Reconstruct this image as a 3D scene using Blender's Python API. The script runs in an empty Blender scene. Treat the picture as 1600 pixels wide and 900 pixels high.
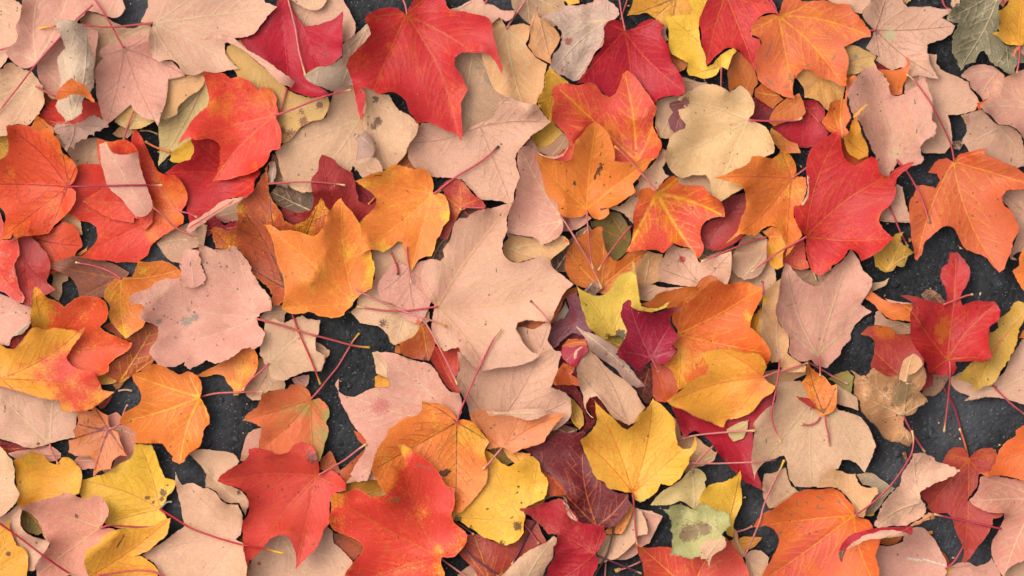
import bpy, math, random
import numpy as np
from mathutils import Vector
from mathutils.geometry import delaunay_2d_cdt

# ------------------------------------------------------------------ camera, sky, sun, exposure
S = 0.00045                 # metres on the ground per pixel of the 1600 x 900 photograph
PILE = 0.006                # mean height of the leaf litter above the asphalt
CAM_H = 3.0
scene = bpy.context.scene
COL = scene.collection

cam_data = bpy.data.cameras.new("camera")
cam_data.sensor_width = 36.0
cam_data.lens = 36.0 * (CAM_H - PILE) / (1600 * S)
cam_data.clip_start = 0.05
cam_data.clip_end = 100.0
cam = bpy.data.objects.new("camera", cam_data)
cam.location = (0, 0, CAM_H)
COL.objects.link(cam)
scene.camera = cam

SUN_EL, SUN_AZ = math.radians(57), math.radians(-62)      # soft light from the upper left
world = bpy.data.worlds.new("World")
scene.world = world
world.use_nodes = True
wn, wl = world.node_tree.nodes, world.node_tree.links
wn.clear()
sky = wn.new("ShaderNodeTexSky")
sky.sky_type = 'NISHITA'
sky.sun_disc = False
sky.sun_elevation = SUN_EL
sky.sun_rotation = SUN_AZ
sky.air_density = 1.0
sky.dust_density = 6.0
sky.ozone_density = 0.3
hs = wn.new("ShaderNodeHueSaturation")                    # a clouded sky is greyer than a clear one
hs.inputs['Saturation'].default_value = 0.28
bg = wn.new("ShaderNodeBackground")
bg.inputs['Strength'].default_value = 0.15
wo = wn.new("ShaderNodeOutputWorld")
wl.new(sky.outputs[0], hs.inputs['Color'])
wl.new(hs.outputs[0], bg.inputs['Color'])
wl.new(bg.outputs[0], wo.inputs['Surface'])

sun_data = bpy.data.lights.new("sun", 'SUN')
sun_data.energy = 0.85
sun_data.angle = math.radians(60)
sun_data.color = (1.0, 0.95, 0.88)
sun = bpy.data.objects.new("sun", sun_data)
d = Vector((math.sin(SUN_AZ) * math.cos(SUN_EL), math.cos(SUN_AZ) * math.cos(SUN_EL), math.sin(SUN_EL)))
sun.rotation_euler = d.to_track_quat('Z', 'Y').to_euler()
sun.location = d * 4
COL.objects.link(sun)

scene.view_settings.view_transform = 'Standard'
scene.view_settings.look = 'None'
scene.view_settings.exposure = 0.29
scene.view_settings.gamma = 1.0
scene.cycles.max_bounces = 8

# ------------------------------------------------------------------ colours (sRGB) and materials
PAL = dict(
    P1=(234,187,160), P2=(233,173,154), P3=(233,189,156), P4=(234,182,134), P5=(230,158,138),
    T=(208,164,136), T2=(208,168,138), LI=(204,166,150), LT=(206,168,150), W=(224,198,174), W2=(216,186,168),
    WH=(236,222,204), PS=(218,126,116), TV=(190,130,106), MV=(200,92,98), KT=(228,186,154), DT=(226,170,124), YT=(226,184,122), YP=(222,196,138), YP2=(236,196,146),
    YG=(150,140,60), GP=(200,188,140), GG=(146,138,112), G=(184,170,134), GK=(150,122,84), GK2=(170,150,126),
    GR=(150,144,126), GR2=(208,202,140), GBR=(150,116,90),
    R=(202,42,48), R2=(190,28,48), R3=(224,60,46), R4=(222,72,58), R5=(178,58,54), RD=(128,24,32), DR=(108,26,34),
    M=(176,34,64), MB=(144,84,88), PU=(112,50,70), PK=(212,80,90), RB=(142,86,68), RB2=(172,84,72),
    BR=(98,68,50), BR2=(112,72,66), BRK=(108,82,66), RUST=(188,84,44), RO=(226,82,44), RO2=(206,100,58),
    OM=(230,108,60), OR=(238,104,42), ORO=(222,98,54), O=(232,118,44), O2=(238,120,42), OA=(247,128,48), OB=(242,128,46),
    OD=(204,104,34), OP=(230,140,90), OT=(228,160,88), OY=(242,162,48), YO=(248,168,52), YA=(242,172,50),
    Y=(245,189,55), LY=(232,196,78), YB=(206,150,46), YD=(241,183,50), GY=(246,182,62), MU=(214,164,66),
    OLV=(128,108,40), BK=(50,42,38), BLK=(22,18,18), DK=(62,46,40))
ALB = 0.80


def lin(c, k=1.0):
    c = PAL[c] if isinstance(c, str) else c
    out = []
    for v in c:
        v /= 255.0
        out.append((v / 12.92 if v <= 0.04045 else ((v + 0.055) / 1.055) ** 2.4) * k)
    return (*out, 1.0)


class NT:
    """small helper for writing node trees"""
    def __init__(self, tree):
        self.t, self.n, self.l = tree, tree.nodes, tree.links

    def new(self, kind, **kw):
        x = self.n.new(kind)
        for k, v in kw.items():
            setattr(x, k, v)
        return x

    def put(self, sock, v):
        if hasattr(v, 'is_output'):
            self.l.new(v, sock)
        elif v is not None:
            sock.default_value = v

    def math(self, op, a, b=None, c=None, clamp=False):
        x = self.new('ShaderNodeMath', operation=op, use_clamp=clamp)
        for i, v in enumerate((a, b, c)):
            if v is not None:
                self.put(x.inputs[i], v)
        return x.outputs[0]

    def ramp(self, v, lo, hi, a=0.0, b=1.0):
        x = self.new('ShaderNodeMapRange', interpolation_type='SMOOTHSTEP')
        self.put(x.inputs[0], v)
        for i, q in enumerate((lo, hi, a, b)):
            self.put(x.inputs[i + 1], q)
        return x.outputs[0]

    def mix(self, f, a, b, mode='MIX'):
        x = self.new('ShaderNodeMix', data_type='RGBA', blend_type=mode)
        self.put(x.inputs[0], f)
        self.put(x.inputs[6], a)
        self.put(x.inputs[7], b)
        return x.outputs[2]

    def noise(self, vec, scale, detail=3.0, rough=0.55):
        x = self.new('ShaderNodeTexNoise')
        self.put(x.inputs['Vector'], vec)
        x.inputs['Scale'].default_value = scale
        x.inputs['Detail'].default_value = detail
        x.inputs['Roughness'].default_value = rough
        return x.outputs[0]

    def voro(self, vec, scale, feature='F1'):
        x = self.new('ShaderNodeTexVoronoi', feature=feature)
        self.put(x.inputs['Vector'], vec)
        x.inputs['Scale'].default_value = scale
        return x

    def attr(self, name):
        return self.new('ShaderNodeAttribute', attribute_name=name).outputs['Fac']


def leaf_group():
    g = bpy.data.node_groups.new("leaf_surface", 'ShaderNodeTree')
    I = g.interface
    for nm, kind, dv in (("Main", 'Color', (1, 0, 0, 1)), ("Second", 'Color', (1, 1, 0, 1)), ("Vein", 'Color', (1, 1, 0, 1)),
                         ("Spot", 'Color', (0, 0, 0, 1)), ("Seed", 'Float', 0.0), ("Speck", 'Float', 0.2),
                         ("VeinAmt", 'Float', 0.6), ("Halo", 'Float', 0.0), ("Mottle", 'Float', 0.5), ("Rough", 'Float', 0.5),
                         ("Relief", 'Float', 1.0)):
        s = I.new_socket(name=nm, in_out='INPUT', socket_type='NodeSocket' + kind)
        s.default_value = dv
    I.new_socket(name="Shader", in_out='OUTPUT', socket_type='NodeSocketShader')
    t = NT(g)
    gi = t.new('NodeGroupInput').outputs
    go = t.new('NodeGroupOutput')
    tc = t.new('ShaderNodeTexCoord')
    off = t.new('ShaderNodeCombineXYZ')
    t.put(off.inputs[0], gi['Seed']); t.put(off.inputs[1], t.math('MULTIPLY', gi['Seed'], 1.7))
    vm = t.new('ShaderNodeVectorMath', operation='MULTIPLY_ADD')
    t.put(vm.inputs[0], tc.outputs['Object']); vm.inputs[1].default_value = (1, 1, 0.2); t.put(vm.inputs[2], off.outputs[0])
    p = vm.outputs[0]
    vd, sd, ed, mixa, spot = (t.attr(a) for a in ('vd', 'sd', 'ed', 'mix', 'spot'))
    # slow and quick mottling between the two colours of the leaf
    n1 = t.noise(p, 42, 4, 0.6)
    n2 = t.noise(p, 210, 4, 0.65)
    n3 = t.noise(p, 900, 3, 0.6)
    mot = t.math('ADD', t.math('MULTIPLY', t.math('SUBTRACT', n1, 0.5), 1.3), t.math('MULTIPLY', t.math('SUBTRACT', n2, 0.5), 0.9))
    halo = t.math('MULTIPLY', t.ramp(vd, 16.0, 0.0), gi['Halo'])
    f = t.math('ADD', t.math('ADD', mixa, halo), t.math('MULTIPLY', mot, gi['Mottle']))
    f = t.math('ADD', f, t.math('MULTIPLY', t.math('SUBTRACT', n3, 0.5), t.math('MULTIPLY', gi['Mottle'], 1.3)))
    f = t.ramp(f, 0.1, 0.9)
    col = t.mix(f, gi['Main'], gi['Second'])
    # brightness drift over the blade
    drift = t.math('ADD', t.math('MULTIPLY', t.math('SUBTRACT', n1, 0.5), 0.34), t.math('MULTIPLY', t.math('SUBTRACT', n3, 0.5), 0.34))
    drift = t.math('ADD', 1.0, t.math('ADD', drift, t.math('MULTIPLY', t.math('SUBTRACT', n2, 0.5), 0.26)))
    dv = t.new('ShaderNodeCombineXYZ')
    for i, e in enumerate((0.8, 1.05, 1.2)):
        t.put(dv.inputs[i], t.math('POWER', drift, e))
    col = t.mix(1.0, col, dv.outputs[0], 'MULTIPLY')
    # net of the smallest veins
    ve = t.voro(p, 380, 'DISTANCE_TO_EDGE').outputs['Distance']
    net = t.ramp(ve, 0.09, 0.0)
    ve2 = t.voro(p, 150, 'DISTANCE_TO_EDGE').outputs['Distance']
    net2 = t.ramp(ve2, 0.045, 0.0)
    n4 = t.noise(p, 1900, 2, 0.6)
    col = t.mix(1.0, col, t.ramp(n4, 0.25, 0.75, 0.86, 1.14), 'MULTIPLY')
    col = t.mix(t.math('MULTIPLY', net, 0.11), col, gi['Vein'])
    col = t.mix(t.math('MULTIPLY', net2, t.math('MULTIPLY', gi['VeinAmt'], 0.18)), col, gi['Vein'])
    col = t.mix(t.math('MULTIPLY', net2, 0.14), col, lin((168, 108, 74), ALB))
    vn = t.math('ADD', 0.35, t.ramp(n2, 0.35, 0.6))
    fs = t.math('MULTIPLY', t.math('MULTIPLY', t.ramp(sd, 1.1, 0.2), t.math('MULTIPLY', gi['VeinAmt'], 0.62)), vn, clamp=True)
    col = t.mix(fs, col, gi['Vein'])
    fp = t.math('MULTIPLY', t.math('MULTIPLY', t.ramp(vd, 1.45, 0.45), gi['VeinAmt']), t.math('ADD', vn, 0.25), clamp=True)
    col = t.mix(fp, col, gi['Vein'])
    # rim: drier and a touch paler
    col = t.mix(t.math('MULTIPLY', t.ramp(ed, 2.2, 0.3), 0.22), col, gi['Second'])
    brn = t.math('MULTIPLY', t.ramp(t.math('ADD', ed, t.math('MULTIPLY', n2, 5.0)), 5.2, 1.6), t.math('MULTIPLY', t.ramp(n1, 0.5, 0.66), 0.55))
    col = t.mix(brn, col, lin((150, 92, 56), ALB))
    # bruises drawn from the photograph
    sp = t.ramp(t.math('ADD', spot, t.math('MULTIPLY', t.math('ADD', t.math('MULTIPLY', t.math('SUBTRACT', n3, 0.5), 1.3), t.math('MULTIPLY', t.math('SUBTRACT', n2, 0.5), 0.8)), 1.0)), 0.38, 0.62)
    sp = t.math('MULTIPLY', sp, t.ramp(spot, 0.02, 0.12))
    col = t.mix(t.math('MULTIPLY', sp, 0.85), col, gi['Spot'])
    # fine brown specks
    clus = t.ramp(t.noise(p, 55, 4, 0.6), 0.42, 0.66)
    v1 = t.voro(p, 170)
    sep = t.new('ShaderNodeSeparateColor'); t.put(sep.inputs[0], v1.outputs['Color'])
    keep = t.math('LESS_THAN', sep.outputs[0], t.math('MULTIPLY', t.math('MULTIPLY', gi['Speck'], clus), 0.26))
    sz = t.math('MULTIPLY_ADD', sep.outputs[1], 0.11, 0.04)
    sk = t.math('MULTIPLY', t.math('LESS_THAN', t.math('ADD', v1.outputs['Distance'], t.math('MULTIPLY', t.math('SUBTRACT', n3, 0.5), 0.22)), sz), keep)
    col = t.mix(t.math('MULTIPLY', sk, 0.7), col, lin((92, 62, 46), ALB))
    v3 = t.voro(p, 430)
    s3 = t.new('ShaderNodeSeparateColor'); t.put(s3.inputs[0], v3.outputs['Color'])
    k3 = t.math('MULTIPLY', t.math('LESS_THAN', s3.outputs[0], t.math('MULTIPLY', clus, t.math('MULTIPLY_ADD', gi['Speck'], 0.16, 0.01))), t.math('LESS_THAN', v3.outputs['Distance'], t.math('MULTIPLY_ADD', s3.outputs[1], 0.3, 0.12)))
    col = t.mix(t.math('MULTIPLY', k3, 0.6), col, lin((84, 58, 44), ALB))
    st = t.new('ShaderNodeVectorMath', operation='MULTIPLY')            # short dry scratches
    t.put(st.inputs[0], p); st.inputs[1].default_value = (1, 0.3, 1)
    rt = t.new('ShaderNodeVectorRotate', rotation_type='Z_AXIS'); t.put(rt.inputs['Vector'], st.outputs[0]); t.put(rt.inputs['Angle'], gi['Seed'])
    v4 = t.voro(rt.outputs[0], 230)
    s4 = t.new('ShaderNodeSeparateColor'); t.put(s4.inputs[0], v4.outputs['Color'])
    k4 = t.math('MULTIPLY', t.math('LESS_THAN', s4.outputs[0], t.math('MULTIPLY', t.math('MULTIPLY', gi['Speck'], clus), 0.2)), t.ramp(v4.outputs['Distance'], 0.17, 0.08))
    col = t.mix(t.math('MULTIPLY', k4, 0.65), col, lin((74, 54, 44), ALB))
    dirt = t.math('MULTIPLY', t.ramp(t.noise(p, 75, 6, 0.75), 0.56, 0.74), t.math('MULTIPLY', gi['Speck'], 0.4))
    col = t.mix(dirt, col, lin((136, 96, 72), ALB))
    # relief
    h = t.math('ADD', t.math('MULTIPLY', net, -0.35), t.math('MULTIPLY', net2, -0.3))
    h = t.math('ADD', h, t.math('MULTIPLY', n2, 1.6))
    h = t.math('ADD', h, t.math('MULTIPLY', n3, 0.5))
    h = t.math('ADD', h, t.math('MULTIPLY', t.ramp(sd, 3.5, 0.0), 0.8))
    h = t.math('ADD', h, t.math('MULTIPLY', t.ramp(vd, 2.2, 0.0), 1.2))
    bump = t.new('ShaderNodeBump')
    t.put(bump.inputs['Strength'], t.math('MULTIPLY', gi['Relief'], 0.42)); bump.inputs['Distance'].default_value = 0.00035
    t.put(bump.inputs['Height'], h)
    bs = t.new('ShaderNodeBsdfPrincipled')
    t.put(bs.inputs['Base Color'], col)
    t.put(bs.inputs['Roughness'], t.math('ADD', gi['Rough'], t.math('MULTIPLY', t.math('SUBTRACT', n2, 0.5), 0.2)))
    bs.inputs['Specular IOR Level'].default_value = 0.3
    t.put(bs.inputs['Normal'], bump.outputs[0])
    tr = t.new('ShaderNodeBsdfTranslucent')
    t.put(tr.inputs['Color'], col); t.put(tr.inputs['Normal'], bump.outputs[0])
    ms = t.new('ShaderNodeMixShader'); ms.inputs[0].default_value = 0.14
    t.l.new(bs.outputs[0], ms.inputs[1]); t.l.new(tr.outputs[0], ms.inputs[2])
    t.l.new(ms.outputs[0], go.inputs[0])
    return g


LEAF = leaf_group()
PALE = {'P1','P2','P3','P4','P5','T','T2','LI','LT','W','W2','WH','KT','DT','YT','YP','YP2','GP','GK2','GR2','GG','BRK'}
REDS = {'R','R2','R3','R4','R5','RD','DR','M','RUST','RO','MB','PU'}
rng = random.Random(7)


def leaf_mat(style, q, i):
    c1, c2 = (style.split('/') + [None])[:2]
    m = bpy.data.materials.new("leaf_" + str(i))
    m.use_nodes = True
    n = m.node_tree.nodes
    n.clear()
    o = n.new('ShaderNodeOutputMaterial')
    g = n.new('ShaderNodeGroup')
    g.node_tree = LEAF
    m.node_tree.links.new(g.outputs[0], o.inputs['Surface'])
    r = random.Random(i * 13 + 5)
    k = ALB * (1 + r.uniform(-0.04, 0.04))
    pale = c1 in PALE
    k *= 0.93 if pale else (1.06 if c1[0] in 'OYGLM' else 1.1)
    if 'v' in q: v = q['v']
    elif pale: v = (240, 208, 160) if r.random() < 0.75 else (202, 150, 122)
    elif c1 in REDS: v = r.choice([(226, 120, 62), (214, 110, 58), (150, 34, 40)])
    else: v = r.choice([(248, 178, 74), (214, 116, 50)])
    I = g.inputs
    def sat(c):                                # pale undersides keep a clear peach tone
        c = PAL[c]
        m_ = sum(c) / 3
        return tuple(max(0, min(255, m_ + (v_ - m_) * 1.2)) for v_ in c) if pale else (tuple(c) if c1 in REDS else tuple(v_ * 0.95 + 12 for v_ in c))
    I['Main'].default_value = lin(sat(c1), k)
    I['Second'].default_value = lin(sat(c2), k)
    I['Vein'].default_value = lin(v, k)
    I['Spot'].default_value = lin(q.get('pc', 'BR'), ALB)
    I['Seed'].default_value = i * 0.731
    I['Speck'].default_value = q.get('spots', 0.22 if pale else 0.18)
    I['VeinAmt'].default_value = 0.62 if pale else 0.52
    I['Halo'].default_value = 0.35 if q.get('vw', 0) >= 1.6 else (0.12 if c1 in REDS or c1[0] == 'O' else 0.0)
    I['Mottle'].default_value = 1.0 if q.get('mold') else (0.65 if pale else 1.05)
    I['Rough'].default_value = 0.6 if pale else 0.44
    I['Relief'].default_value = 3.0 if q.get('mold') else (2.0 if q.get('wr') else 1.0)
    return m


STEM = {}


def stem_mat(c, knob):
    if (c, knob) in STEM:
        return STEM[(c, knob)]
    m = bpy.data.materials.new("leaf_stem")
    m.use_nodes = True
    t = NT(m.node_tree)
    bs = t.n['Principled BSDF']
    tc = t.new('ShaderNodeTexCoord')
    a = t.attr('along')
    n1 = t.noise(tc.outputs['Object'], 300, 3)
    f = t.ramp(t.math('ADD', a, t.math('MULTIPLY', t.math('SUBTRACT', n1, 0.5), 0.12)), 0.84, 0.97)
    base = t.mix(t.ramp(n1, 0.3, 0.75), lin(c, ALB), lin(tuple(min(255, int(x * 0.88)) for x in (PAL[c] if isinstance(c, str) else c)), ALB))
    col = t.mix(f, base, lin(knob, ALB))
    t.put(bs.inputs['Base Color'], col)
    bs.inputs['Roughness'].default_value = 0.42
    bs.inputs['Specular IOR Level'].default_value = 0.4
    b = t.new('ShaderNodeBump'); b.inputs['Strength'].default_value = 0.4; b.inputs['Distance'].default_value = 0.0003
    t.put(b.inputs['Height'], n1); t.put(bs.inputs['Normal'], b.outputs[0])
    STEM[(c, knob)] = m
    return m


def asphalt_mat(name, dark, light, stone):
    m = bpy.data.materials.new(name)
    m.use_nodes = True
    t = NT(m.node_tree)
    bs = t.n['Principled BSDF']
    tc = t.new('ShaderNodeTexCoord')
    p = tc.outputs['Object']
    n1 = t.noise(p, 9, 4, 0.6)
    n2 = t.noise(p, 260, 5, 0.7)
    v = t.voro(p, 330)
    sep = t.new('ShaderNodeSeparateColor'); t.put(sep.inputs[0], v.outputs['Color'])
    col = t.mix(t.ramp(sep.outputs[0], 0.1, 0.95), dark, light)
    col = t.mix(t.ramp(n2, 0.35, 0.7), col, dark)
    col = t.mix(t.math('MULTIPLY', t.ramp(n1, 0.42, 0.72), 0.45), col, lin((104, 104, 108)))
    v2 = t.voro(p, 900)
    s2 = t.new('ShaderNodeSeparateColor'); t.put(s2.inputs[0], v2.outputs['Color'])
    fleck = t.math('MULTIPLY', t.math('LESS_THAN', s2.outputs[0], 0.06), t.math('LESS_THAN', v2.outputs['Distance'], 0.34))
    col = t.mix(t.math('MULTIPLY', fleck, 0.3), col, stone)
    t.put(bs.inputs['Base Color'], col)
    bs.inputs['Roughness'].default_value = 0.62
    bs.inputs['Specular IOR Level'].default_value = 0.25
    b = t.new('ShaderNodeBump'); b.inputs['Strength'].default_value = 0.9; b.inputs['Distance'].default_value = 0.0012
    hgt = t.math('ADD', t.math('MULTIPLY', v.outputs['Distance'], -0.6), n2)
    t.put(b.inputs['Height'], hgt); t.put(bs.inputs['Normal'], b.outputs[0])
    return m


# ------------------------------------------------------------------ height field of the pile (units: photo pixels)
X0, Y0, CELL = -220, -200, 2.0
GW, GH = 1020, 640
nrng = np.random.default_rng(3)


def box1(a, r, axis, wrap=False):
    k = 2 * r + 1
    pad = [(0, 0), (0, 0)]
    pad[axis] = (r + 1, r)
    c = np.cumsum(np.pad(a, pad, mode='wrap' if wrap else 'edge'), axis=axis)
    n = a.shape[axis]
    if axis == 0:
        return (c[k:k + n] - c[:n]) / k
    return (c[:, k:k + n] - c[:, :n]) / k


def blur(a, r, wrap=False):
    return box1(box1(a, r, 0, wrap), r, 1, wrap)


def maxf(a, r):
    out = a.copy()
    for s in range(1, r + 1):
        out[s:] = np.maximum(out[s:], a[:-s]); out[:-s] = np.maximum(out[:-s], a[s:])
    b = out.copy()
    for s in range(1, r + 1):
        out[:, s:] = np.maximum(out[:, s:], b[:, :-s]); out[:, :-s] = np.maximum(out[:, :-s], b[:, s:])
    return out


def field(r, n=2):
    a = nrng.standard_normal((GH, GW))
    for _ in range(n):
        a = blur(a, r, True)
    a -= a.mean()
    return a / a.std()


N_BIG, N_MID, N_FINE = field(17, 3), field(7, 3), field(3, 3)
HEIGHT = np.maximum(0, 0.5 + 0.6 * field(4)) + np.maximum(0, 0.8 * field(20))


def sample(grid, x, y, ox=0, oy=0):
    gx = np.clip((x - X0) / CELL - ox, 0, grid.shape[1] - 1.001)
    gy = np.clip((y - Y0) / CELL - oy, 0, grid.shape[0] - 1.001)
    i, j = gx.astype(int), gy.astype(int)
    u, v = gx - i, gy - j
    return (grid[j, i] * (1 - u) * (1 - v) + grid[j, i + 1] * u * (1 - v) + grid[j + 1, i] * (1 - u) * v + grid[j + 1, i + 1] * u * v)


def world_xy(px, py):
    return (px - 800) * S, (450 - py) * S


def seg_dist(P, A, B):
    """distance of points to the nearest of the segments"""
    if len(A) == 0:
        return np.full(len(P), 999.0), np.zeros(len(P), int)
    best = np.full(len(P), 1e9); idx = np.zeros(len(P), int)
    AB = B - A
    L2 = np.maximum((AB ** 2).sum(1), 1e-9)
    for s in range(0, len(P), 4000):
        Q = P[s:s + 4000]
        d = Q[:, None] - A[None]
        tt = np.clip((d * AB[None]).sum(2) / L2[None], 0, 1)
        e = d - tt[..., None] * AB[None]
        dd = (e ** 2).sum(2)
        k = dd.argmin(1)
        best[s:s + 4000] = dd[np.arange(len(Q)), k]
        idx[s:s + 4000] = k
    return np.sqrt(best), idx


def inside(P, poly):
    x, y = P[:, 0], P[:, 1]
    r = np.zeros(len(P), bool)
    a = poly
    b = np.roll(poly, -1, 0)
    for (x1, y1), (x2, y2) in zip(a, b):
        if y1 == y2:
            continue
        c = ((y1 > y) != (y2 > y)) & (x < (x2 - x1) * (y - y1) / (y2 - y1) + x1)
        r ^= c
    return r


def smooth_outline(pts, rnd, step=4.0, jag=0.55):
    p = np.array(pts, float)
    keep = [0]
    for i in range(1, len(p)):
        if np.hypot(*(p[i] - p[keep[-1]])) > 1.2:
            keep.append(i)
    p = p[keep]
    n = len(p)
    out = []
    tang = []
    for i in range(n):
        a, b, c = p[i - 1], p[i], p[(i + 1) % n]
        u, v = b - a, c - b
        lu, lv = np.hypot(*u) + 1e-6, np.hypot(*v) + 1e-6
        cosang = (u @ v) / (lu * lv)
        if cosang < 0.76:
            tang.append(None)
        else:
            t = u / lu + v / lv
            tang.append(t / (np.hypot(*t) + 1e-6))
    for i in range(n):
        b, c = p[i], p[(i + 1) % n]
        L = np.hypot(*(c - b))
        t0 = tang[i] * L if tang[i] is not None else (c - b)
        t1 = tang[(i + 1) % n] * L if tang[(i + 1) % n] is not None else (c - b)
        m = max(1, int(round(L / step)))
        for k in range(m):
            s = k / m
            h00, h10, h01, h11 = 2*s**3-3*s*s+1, s**3-2*s*s+s, -2*s**3+3*s*s, s**3-s*s
            q = h00 * b + h10 * t0 + h01 * c + h11 * t1
            if k:
                q = q + np.array([rnd.gauss(0, jag), rnd.gauss(0, jag)])
            out.append(q)
    out = np.array(out)
    w_ = np.convolve(np.array([rnd.gauss(0, 1) for _ in range(len(out) + 4)]), np.ones(5) / 2.2, 'valid')      # slow wobble of the margin
    tn = np.roll(out, -1, 0) - np.roll(out, 1, 0)
    nn = np.stack([-tn[:, 1], tn[:, 0]], 1) / (np.hypot(tn[:, 0], tn[:, 1])[:, None] + 1e-6)
    return out + nn * (w_ * jag * 1.1)[:, None]


def veins_of(base, tips, poly, rnd):
    """primary veins from the base to each lobe tip, and the side veins that leave them"""
    prim, sec = [], []
    for tp in tips:
        d = np.array(tp, float) - base
        L = np.hypot(*d)
        if L < 12:
            continue
        nrm = np.array([-d[1], d[0]]) / L
        bend = rnd.uniform(-0.06, 0.06) * L
        m = max(3, int(L / 6))
        line = [base + d * (k / m) * 0.95 + nrm * bend * math.sin(math.pi * k / m) for k in range(m + 1)]
        prim.append(np.array(line))
    A = np.concatenate([l[:-1] for l in prim]) if prim else np.zeros((0, 2))
    B = np.concatenate([l[1:] for l in prim]) if prim else np.zeros((0, 2))
    pid = np.concatenate([np.full(len(l) - 1, i) for i, l in enumerate(prim)]) if prim else np.zeros(0, int)
    oa, ob = poly, np.roll(poly, -1, 0)
    for i, l in enumerate(prim):
        L = np.hypot(*(l[-1] - l[0]))
        if L < 40:
            continue
        other = pid != i
        nside = max(2, int(L / 17))
        for side in (-1, 1):
            for k in range(nside):
                f = (k + 0.7 + (0.25 if side > 0 else 0) + rnd.uniform(-0.15, 0.15)) / (nside + 0.6)
                if f > 0.92:
                    continue
                j = min(len(l) - 2, int(f * (len(l) - 1)))
                p = l[j].copy()
                d = l[j + 1] - l[j]
                ang = math.atan2(d[1], d[0]) + side * rnd.uniform(0.7, 1.0)
                line = [p.copy()]
                mx = rnd.uniform(0.28, 0.42) * L * (1.05 - 0.6 * f)
                for s in range(int(mx / 5) + 1):
                    ang -= side * 0.045
                    p = p + 5 * np.array([math.cos(ang), math.sin(ang)])
                    P1 = p[None]
                    if not inside(P1, poly)[0] or seg_dist(P1, oa, ob)[0][0] < 3.5:
                        break
                    if other.any() and seg_dist(P1, A[other], B[other])[0][0] < 5:
                        break
                    line.append(p.copy())
                if len(line) > 2:
                    sec.append(np.array(line))
    return prim, sec


def mesh_obj(name, verts, faces, mat, parent, loc, smooth=None, attrs=None):
    me = bpy.data.meshes.new(name)
    me.from_pydata(verts, [], faces)
    if smooth is None:
        me.polygons.foreach_set("use_smooth", [True] * len(me.polygons))
    else:
        me.polygons.foreach_set("use_smooth", smooth)
    for k, v in (attrs or {}).items():
        a = me.attributes.new(k, 'FLOAT', 'POINT')
        a.data.foreach_set("value", np.asarray(v, np.float32))
    me.materials.append(mat)
    me.update()
    o = bpy.data.objects.new(name, me)
    COL.objects.link(o)
    if parent is not None:
        o.parent = parent
    o.location = loc
    return o


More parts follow.
